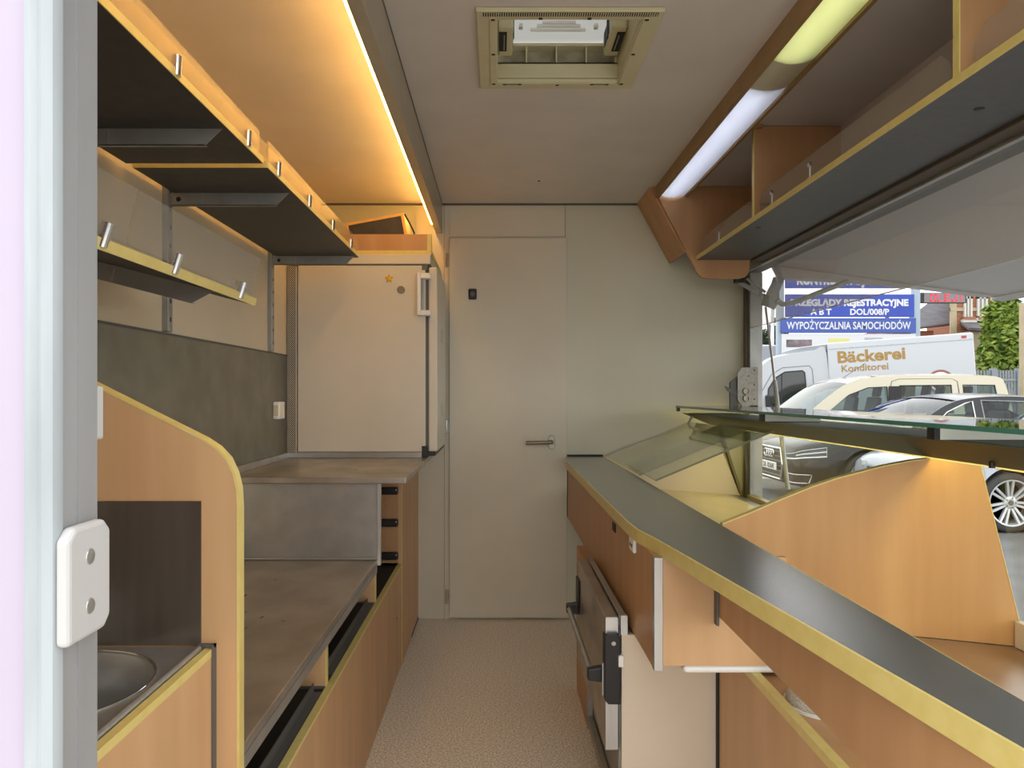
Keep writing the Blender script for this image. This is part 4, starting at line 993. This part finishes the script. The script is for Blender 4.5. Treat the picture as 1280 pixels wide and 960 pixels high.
def box_truck():
    # local frame: x towards the cab, +y = the visible side; the yard falls away under the cab
    hd = Vector((-.95, .31)).normalized(); rz = math.atan2(hd.y, hd.x)
    t = thing('box_truck', 'white delivery box truck with gold bakery lettering', 'truck', (11.77, 17.5, ZG), rz)
    t.rotation_mode = 'XYZ'; t.rotation_euler = (0, .058, rz)
    H = 3.0; W = 2.15; BL = 3.277
    b = MB().prism([(0, .75), (BL, .75), (BL, H), (0, H)], 'y', -W, 0).obj('box_body', M['paint_white'], t, bevel=.045, local=True, segs=3, smooth=True)
    MB().box(.02, BL - .02, -.01, .010, H - .17, H - .145).obj('top_rail', M['frame_white'], b, local=True)
    MB().box(.16, .26, .002, .014, H - .12, H - .065).obj('marker_lamp', mat('marker_red', rgb(170, 36, 46), .3), b, local=True)
    MB().box(0, BL, -.02, .012, .72, .80).obj('lower_rail', M['rubber_grey'], b, local=True)
    out = smooth_tab([(BL + .02, .45), (BL + .02, 2.80), (3.6, 2.86), (4.0, 2.83), (4.55, 2.76), (4.84, 2.62), (4.98, 2.42), (5.35, 1.85), (5.5, 1.66), (5.85, 1.50), (6.05, 1.2), (6.08, .7), (6.05, .45), (5.4, .42)], 4)
    secs = []
    for (y, k) in ((-.06, .985), (-.14, 1), (-W / 2, 1.012), (-W + .14, 1), (-W + .06, .985)):
        secs.append([(BL + (x - BL) * (k if x > 4.5 else 1), y, .42 + (z - .42) * k) for x, z in out])
    c = MB().loft(secs).obj('cab', M['paint_white'], t, local=True, smooth=True)
    win = [(3.83, 1.745), (4.67, 1.40), (4.80, 1.62), (4.75, 1.91), (4.57, 2.18), (4.33, 2.32), (3.90, 2.33), (3.85, 2.28)]
    MB().prism(win, 'y', -.066, -.048).obj('side_window', M['car_glass_dark'], c, local=True)
    MB().tube([(x, -.046, z) for x, z in win + win[:2]], .016, 5, cap=False).obj('window_seal', M['car_black'], c, local=True)
    MB().prism([(4.44, 1.52), (4.47, 1.50), (4.42, 2.27), (4.39, 2.28)], 'y', -.05, -.042).obj('window_bar', M['car_black'], c, local=True)
    dr = [(3.62, .60), (3.66, 2.35), (3.72, 2.45), (4.38, 2.44), (4.66, 2.28), (4.92, 1.85), (5.1, 1.3), (5.0, .60)]
    MB().tube([(x, -.054, z) for x, z in dr], .007, 5).obj('door_seam', M['rubber_grey'], c, local=True)
    MB().prism([(4.96, 2.42), (5.33, 1.85), (5.36, 1.86), (4.99, 2.44)], 'y', -W + .2, -.13).obj('windscreen', M['car_glass'], c, local=True)
    MB().box(4.72, 4.86, .04, .22, 1.42, 1.74).obj('mirror', M['car_black'], c, bevel=.04, local=True)
    MB().tube([(4.80, -.07, 1.45), (4.80, .10, 1.45)], .03, 8).obj('mirror_arm', M['car_black'], c, local=True)
    MB().loft([[(BL, -.10, 2.80), (BL, -.03, H - .02), (BL, -W + .03, H - .02), (BL, -W + .1, 2.80)],
               [(3.9, -.14, 2.78), (3.9, -.08, 2.95), (3.9, -W + .08, 2.95), (3.9, -W + .14, 2.78)],
               [(4.3, -.22, 2.72), (4.3, -.18, 2.88), (4.3, -W + .18, 2.88), (4.3, -W + .22, 2.72)]]).obj('roof_fairing', M['paint_white'], t, bevel=.025, local=True)
    for x in (.85, 5.2):
        MB().lathe([(.22, .01), (.33, .01), (.35, -.02), (.35, -.22), (.2, -.22)], (x, -.02, .35), 'y', 28).obj('wheel', M['tyre'], t, local=True)
    MB().box(.1, 5.8, -W + .1, -.1, .42, .74).obj('chassis', M['car_black'], t, local=True)
    gold = mat('gold_lettering', rgb(148, 116, 52), .4)
    text('Bäckerei', gold, b, (3.052, .002, 2.472), (-1, 0, 0), (0, 0, 1), 1.548, .30, .032, local=True)
    text('Konditorei', gold, b, (2.977, .002, 2.232), (-1, 0, 0), (0, 0, 1), 1.077, .175, .02, local=True)
    em = [(.77 + .30 * math.cos(a), 1.84 + .30 * math.sin(a)) for a in [k * 2 * math.pi / 40 for k in range(40)]]
    q = MB().prism(em, 'y', -.001, .003).obj('round_emblem', mat('emblem_brown', rgb(138, 88, 76), .5), b, local=True)
    em = [(.77 + .24 * math.cos(a), 1.84 + .24 * math.sin(a)) for a in [k * 2 * math.pi / 40 for k in range(40)]]
    MB().prism(em, 'y', .003, .005).obj('emblem_field', M['plastic_white'], q, local=True)
    em = [(.77 + .20 * math.cos(a), 1.84 + .20 * math.sin(a)) for a in [k * 2 * math.pi / 40 for k in range(40)]]
    MB().prism(em, 'y', .005, .007).obj('emblem_centre', mat('emblem_red', rgb(120, 34, 36), .5), q, local=True)
box_truck()

def far_van():
    t = thing('delivery_van', 'white van roof showing left of the box truck under the dark trees', 'van', (10.6, 28.0, ZG))
    secs = []
    MB().prism([(-2.6, .4), (2.2, .4), (2.4, 1.3), (1.7, 1.7), (1.2, 2.7), (.9, 3.3), (-2.5, 3.38), (-2.6, 3.3)], 'y', -1.0, 1.0).obj('body', M['paint_white'], t, bevel=.06, local=True)
    MB().prism([(.6, 1.7), (1.35, 1.6), (.86, 2.5), (.6, 2.5)], 'y', -1.012, -1.0).obj('side_window', M['car_glass_dark'], t, local=True)
    for x in (-1.6, 1.4):
        MB().lathe([(.2, -.02), (.34, -.02), (.34, .2), (.2, .2)], (x, -1.0, .34), 'y', 20).obj('wheel', M['tyre'], t, local=True)
far_van()

# ------------------------------------------------------------------ outside: signs
def sign():
    Y = 24.0
    t = thing('advertising_sign', 'tall blue and white advertising sign on two grey posts', 'sign', (11.75, Y, ZG))
    blue = mat('sign_blue', rgb(24, 54, 150), .4, col2=rgb(28, 59, 156), scale=(1, 1, 1)); white = mat('sign_white', rgb(196, 197, 198), .5)
    post = mat('sign_post', rgb(150, 164, 174), .5)
    for x in (9.44, 13.98):
        MB().box(x - .11, x + .11, Y, Y + .16, ZG, 6.4).obj('post', post, t)
    def panel(x0, x1, z0, z1, m):
        return MB().box(x0, x1, Y - .06, Y, z0, z1).obj('panel', m, t, bevel=.01)
    p1 = panel(9.57, 13.86, 4.66, 5.62, blue)
    text('KONTROLA POJAZDÓW', white, p1, (9.95, Y - .062, 4.79), (1, 0, 0), (0, 0, 1), 3.5, .34, .05)
    p2 = panel(9.57, 13.86, 3.70, 4.46, blue)
    text('PRZEGLĄDY REJESTRACYJNE', white, p2, (9.74, Y - .062, 4.08), (1, 0, 0), (0, 0, 1), 3.92, .215, .05)
    text('A B T', white, p2, (10.40, Y - .062, 3.78), (1, 0, 0), (0, 0, 1), .70, .20, .035)
    text('DOL/008/P', white, p2, (11.72, Y - .062, 3.78), (1, 0, 0), (0, 0, 1), 1.30, .20, .035)
    p3 = MB().box(9.42, 13.90, Y - .09, Y - .02, 3.17, 3.67).obj('panel', mat('sign_blue_pale', rgb(50, 74, 148), .45), t, bevel=.01)
    text('WYPOŻYCZALNIA SAMOCHODÓW', white, p3, (9.60, Y - .092, 3.30), (1, 0, 0), (0, 0, 1), 4.12, .25, .02)
    p4 = panel(9.45, 13.90, 1.9, 3.14, white)
    MB().box(9.60, 10.45, Y - .064, Y - .06, 2.70, 2.95).obj('picture', mat('picture_grey', rgb(128, 112, 116), .5, col2=rgb(70, 66, 70), scale=(3, 3, 3)), p4)
    MB().box(11.0, 11.7, Y - .064, Y - .06, 2.72, 2.99).obj('picture', mat('picture_yellow', rgb(196, 190, 120), .5), p4)
    MB().box(12.2, 12.8, Y - .064, Y - .06, 2.78, 3.02).obj('picture', mat('picture_grey_pale', rgb(160, 160, 164), .5), p4)
sign()
def led():
    Y = 26.0
    t = thing('led_sign', 'dark LED display with red letters in front of the slate roof', 'sign', (16.05, Y, 4.42))
    MB().box(15.17, 16.93, Y, Y + .18, 4.43, 4.80).obj('casing', M['car_black'], t)
    MB().box(15.40, 16.88, Y - .012, Y, 4.445, 4.785).obj('screen', mat('led_screen', rgb(120, 112, 112), .5), t)
    red = mat('led_red', rgb(200, 60, 76), .5, emit=rgb(230, 50, 74), emit_s=.45)
    w, h, k = .20, .27, .045
    glyph = {'O': [(0, w, 0, k), (0, w, h - k, h), (0, k, 0, h), (w - k, w, 0, h)], 'L': [(0, k, 0, h), (0, w, 0, k)],
             'E': [(0, k, 0, h), (0, w, 0, k), (0, w, h - k, h), (0, w * .9, h / 2 - k / 2, h / 2 + k / 2)], 'J': [(w - k, w, 0, h), (0, w, 0, k), (0, k, 0, .1)], 'I': [(w / 2 - k / 2, w / 2 + k / 2, 0, h)]}
    for i, ch in enumerate('OLEJI'):
        mb = MB()
        for (a, b, c, d) in glyph[ch]: mb.box(15.62 + i * .255 + a, 15.62 + i * .255 + b, Y - .02, Y - .012, 4.48 + c, 4.48 + d)
        mb.obj('led_letter', red, t)
    MB().box(14.06, 15.3, Y + .05, Y + .12, 4.56, 4.64).obj('bracket', M['rubber_grey'], t)
    MB().box(14.06, 14.16, Y + .03, Y + .14, ZG, 4.7).obj('pole', M['rubber_grey'], t)
led()
tag(MB().tube([(11.45, 30.0, ZG), (11.45, 30.0, 4.4), (11.52, 30.0, 5.4)], .075, 8).obj('lamp_post', mat('pole_white', rgb(206, 208, 206), .5), smooth=True), 'thin white pole between the gas strut and the blue sign', 'pole')

# ------------------------------------------------------------------ outside: houses, plants, fence
def brick(name, a, b, mortar, sc):
    m = bpy.data.materials.new(name); m.use_nodes = True; nt = m.node_tree; p = nt.nodes['Principled BSDF']; p.inputs['Roughness'].default_value = .85
    tc = nt.nodes.new('ShaderNodeTexCoord'); mp = nt.nodes.new('ShaderNodeMapping'); mp.inputs['Rotation'].default_value = (math.radians(90), 0, 0)
    bt = nt.nodes.new('ShaderNodeTexBrick'); bt.inputs['Scale'].default_value = sc
    bt.inputs['Color1'].default_value = a; bt.inputs['Color2'].default_value = b; bt.inputs['Mortar'].default_value = mortar; bt.inputs['Mortar Size'].default_value = .012
    nt.links.new(tc.outputs['Object'], mp.inputs[0]); nt.links.new(mp.outputs[0], bt.inputs['Vector']); nt.links.new(bt.outputs[0], p.inputs['Base Color']); return m
M['brick'] = brick('red_brick', rgb(140, 84, 60), rgb(156, 98, 72), rgb(160, 138, 116), 2.2)
M['stone'] = mat('pale_stone', rgb(172, 158, 128), .8, col2=rgb(158, 145, 116), scale=(2, 2, 2))
M['slate'] = mat('slate', rgb(92, 90, 94), .6, col2=rgb(74, 72, 76), scale=(3, 3, 6), detail=6)
M['win_frame'] = mat('white_window_frame', rgb(190, 186, 176), .5)
M['win_pane'] = mat('house_window_pane', rgb(120, 126, 122), .1, spec=.7, col2=rgb(160, 164, 158), scale=(1.5, 1.5, 1.5))

def window(t, x0, x1, z0, z1, Y):
    f = MB()
    for (a, b, c, d) in ((x0, x1, z0, z0 + .09), (x0, x1, z1 - .09, z1), (x0, x0 + .09, z0, z1), (x1 - .09, x1, z0, z1), ((x0 + x1) / 2 - .04, (x0 + x1) / 2 + .04, z0, z1)):
        f.box(a, b, Y - .10, Y - .01, c, d)
    f.box(x0 - .12, x1 + .12, Y - .2, Y - .02, z0 - .12, z0)
    w = f.obj('window', M['win_frame'], t)
    MB().box(x0 + .09, x1 - .09, Y - .05, Y - .03, z0 + .09, z1 - .09).obj('pane', M['win_pane'], w)

def house():
    Y = 31.0; s = 900.0 / Y
    def X(px): return (px - 622) / s
    def Z(py): return EYE + (492 - py) / s
    t = thing('brick_house', 'red brick house with pale stone corners, white windows and slate roofs', 'house', (X(1215), Y, ZG))
    MB().prism([(X(1187), Y), (X(1246), Y), (X(1246) + .1, Y + 3), ((1190 - 622) / 900 * (Y + 3), Y + 3)], 'z', ZG, Z(340)).obj('wall', M['brick'], t)
    for px in (1187, 1237):
        MB().box(X(px), X(px) + .28, Y - .05, Y, ZG, Z(340)).obj('quoin', M['stone'], t)
    MB().box(X(1187), X(1246), Y - .06, Y, Z(389), Z(385)).obj('band', M['stone'], t)
    window(t, X(1203.5), X(1214), Z(400), Z(371), Y); window(t, X(1220), X(1233), Z(398), Z(371), Y)
    for px in (1208.5, 1226.5):
        q = MB().box(X(px) - .25, X(px) + .25, Y - .22, Y - .06, Z(400), Z(396.5)).obj('flower_box', mat('flower_box', rgb(150, 100, 72), .7), t)
    # bay roof below the windows
    MB().loft([[(X(1186), Y - 1.3, Z(413)), (X(1236), Y - 1.3, Z(415)), (X(1236), Y, Z(402)), (X(1200), Y, Z(402))],
               [(X(1186), Y - 1.3, Z(416)), (X(1236), Y - 1.3, Z(418)), (X(1236), Y, Z(405)), (X(1200), Y, Z(405))]]).obj('bay_roof', M['slate'], t)
    MB().box(X(1192), X(1240), Y - 1.1, Y, ZG, Z(417)).obj('bay_wall', M['stone'], t)
    window(t, X(1222), X(1236), Z(464), Z(427), Y - 1.1)
    # left wing with a slate roof and skylight
    MB().box(X(1120), X(1188), Y + 1.2, Y + 3.1, ZG, Z(409) - .05).obj('wing_wall', M['brick'], t)
    def XP(px, py, y): return ((px - 622) / 900 * y, y, EYE + (492 - py) / 900 * y)
    up = [XP(1118, 411, Y + .9), XP(1189, 403, Y + .9), XP(1189, 372, Y + 3.2), XP(1166, 374, Y + 3.2)]
    r = MB().loft([up, [(p[0], p[1], p[2] - .12) for p in up]]).obj('wing_roof', M['slate'], t)
    k = [XP(1172, 392, Y + 1.9), XP(1177, 391.5, Y + 1.9), XP(1187, 382, Y + 3.0), XP(1183, 382, Y + 3.0)]
    MB().loft([k, [(p[0], p[1], p[2] - .1) for p in k]]).obj('skylight', M['win_frame'], r)
    g = MB().tube([XP(1118, 413, Y + .9), XP(1189, 405, Y + .9)], .07, 6).obj('gutter', M['rubber_grey'], t)
    n = thing('neighbour_house', 'brick house with dark slate roof right behind the leafy tree', 'house', (X(1290), Y + 1, ZG))
    MB().box(X(1262), X(1330), Y + 1, Y + 6, ZG, Z(391)).obj('wall', M['brick'], n)
    MB().loft([[(X(1254), Y + .5, Z(388)), (X(1340), Y + .5, Z(388)), (X(1340), Y + 5, Z(350)), (X(1290), Y + 5, Z(350))],
               [(X(1254), Y + .5, Z(391)), (X(1340), Y + .5, Z(391)), (X(1340), Y + 5, Z(354)), (X(1290), Y + 5, Z(354))]]).obj('roof', M['slate'], n)
house()

def leaves(name, m, parent, c, r, n, size):
    mb = MB()
    for k in range(n):
        while True:
            p = Vector((random.uniform(-1, 1), random.uniform(-1, 1), random.uniform(-1, 1)))
            if .35 < p.length <= 1: break
        lump = 1 + .18 * math.sin(5 * p.x + 3) * math.sin(6 * p.z)
        q = Vector(c) + Vector((p.x * r[0], p.y * r[1], p.z * r[2])) * lump
        a = Vector((random.uniform(-1, 1), random.uniform(-1, 1), random.uniform(-.6, .6))).normalized()
        b = a.cross(Vector((random.uniform(-1, 1), random.uniform(-1, 1), random.uniform(-1, 1)))).normalized()
        s = size * random.uniform(.6, 1.3)
        mb.add([q - a * s, q + b * s * .5, q + a * s, q - b * s * .5], [(0, 1, 2, 3)])
    return mb.obj(name, m, parent, stuff=True)
leaf_l = mat('bright_leaf', rgb(150, 168, 70), .6, col2=rgb(84, 108, 34), scale=(3, 3, 3), lo=.35, hi=.65)
leaf_d = mat('dark_leaf', rgb(52, 68, 40), .7, col2=rgb(34, 48, 28), scale=(2, 2, 2))
bark = mat('bark', rgb(86, 72, 58), .9)
def plant(name, label, cat, c, r, n, size, m, trunk):
    t = thing(name, label, cat, (c[0], c[1], ZG))
    leaves('foliage', m, t, c, r, n, size)
    MB().tube([(c[0], c[1], ZG), (c[0] + .05, c[1], (ZG + c[2]) / 2), (c[0], c[1], c[2])], [trunk, trunk * .8, trunk * .4], 8).obj('trunk', bark, t)
    return t
plant('leafy_tree', 'bright green leafy tree in front of the brick houses', 'tree', (19.75, 28.2, 3.0), (.80, .6, 2.2), 4200, .16, leaf_l, .12)
plant('dark_tree', 'dark green tree seen left of the blue sign, behind the gas strut', 'tree', (13.75, 36.0, 2.5), (1.0, 1.0, 2.4), 5000, .13, leaf_d, .16)
plant('dark_hedge_tree', 'dark green bush mostly hidden by the opening frame', 'tree', (17.6, 38.5, 1.6), (1.6, 1.0, 2.0), 4000, .14, leaf_d, .16)
def fence():
    t = thing('metal_fence', 'grey metal fence panel behind the minivan under the tree', 'fence', (18.3, 25.5, ZG))
    m = mat('fence_grey', rgb(130, 136, 142), .5, .3)
    for x in (17.55, 18.45):
        MB().box(x - .09, x + .09, 25.42, 25.6, ZG, 2.05).obj('post', m, t)
    for k in range(14):
        x = 16.0 + k * .11
        MB().box(x, x + .05, 25.48, 25.52, ZG, 1.98).obj('paling', m, t)
    for k in range(7):
        x = 17.68 + k * .1
        MB().box(x, x + .05, 25.48, 25.52, ZG, 1.98).obj('paling', m, t)
    MB().box(16.0, 19.0, 25.46, 25.54, 1.6, 1.68).box(16.0, 19.0, 25.46, 25.54, .3, .38).obj('rail', m, t)
fence()
tag(MB().box(17.52, 17.72, 24.0, 24.2, ZG, 4.15).obj('cream_post', M['stone'], bevel=.01), 'cream post at the right edge beside the minivan', 'post')
# low buildings and hedge closing the far side of the yard
tag(MB().prism([(20, ZG), (60, ZG), (60, 3.4), (20, 3.4)], 'y', 44, 50).obj('far_building', M['stone']), 'long pale building far behind the brick houses', 'building')
tag(MB().box(2, 20, 52, 56, ZG, 1.35).obj('garden_wall', M['stone']), 'pale wall far across the yard', 'wall')

bpy.context.view_layer.update()
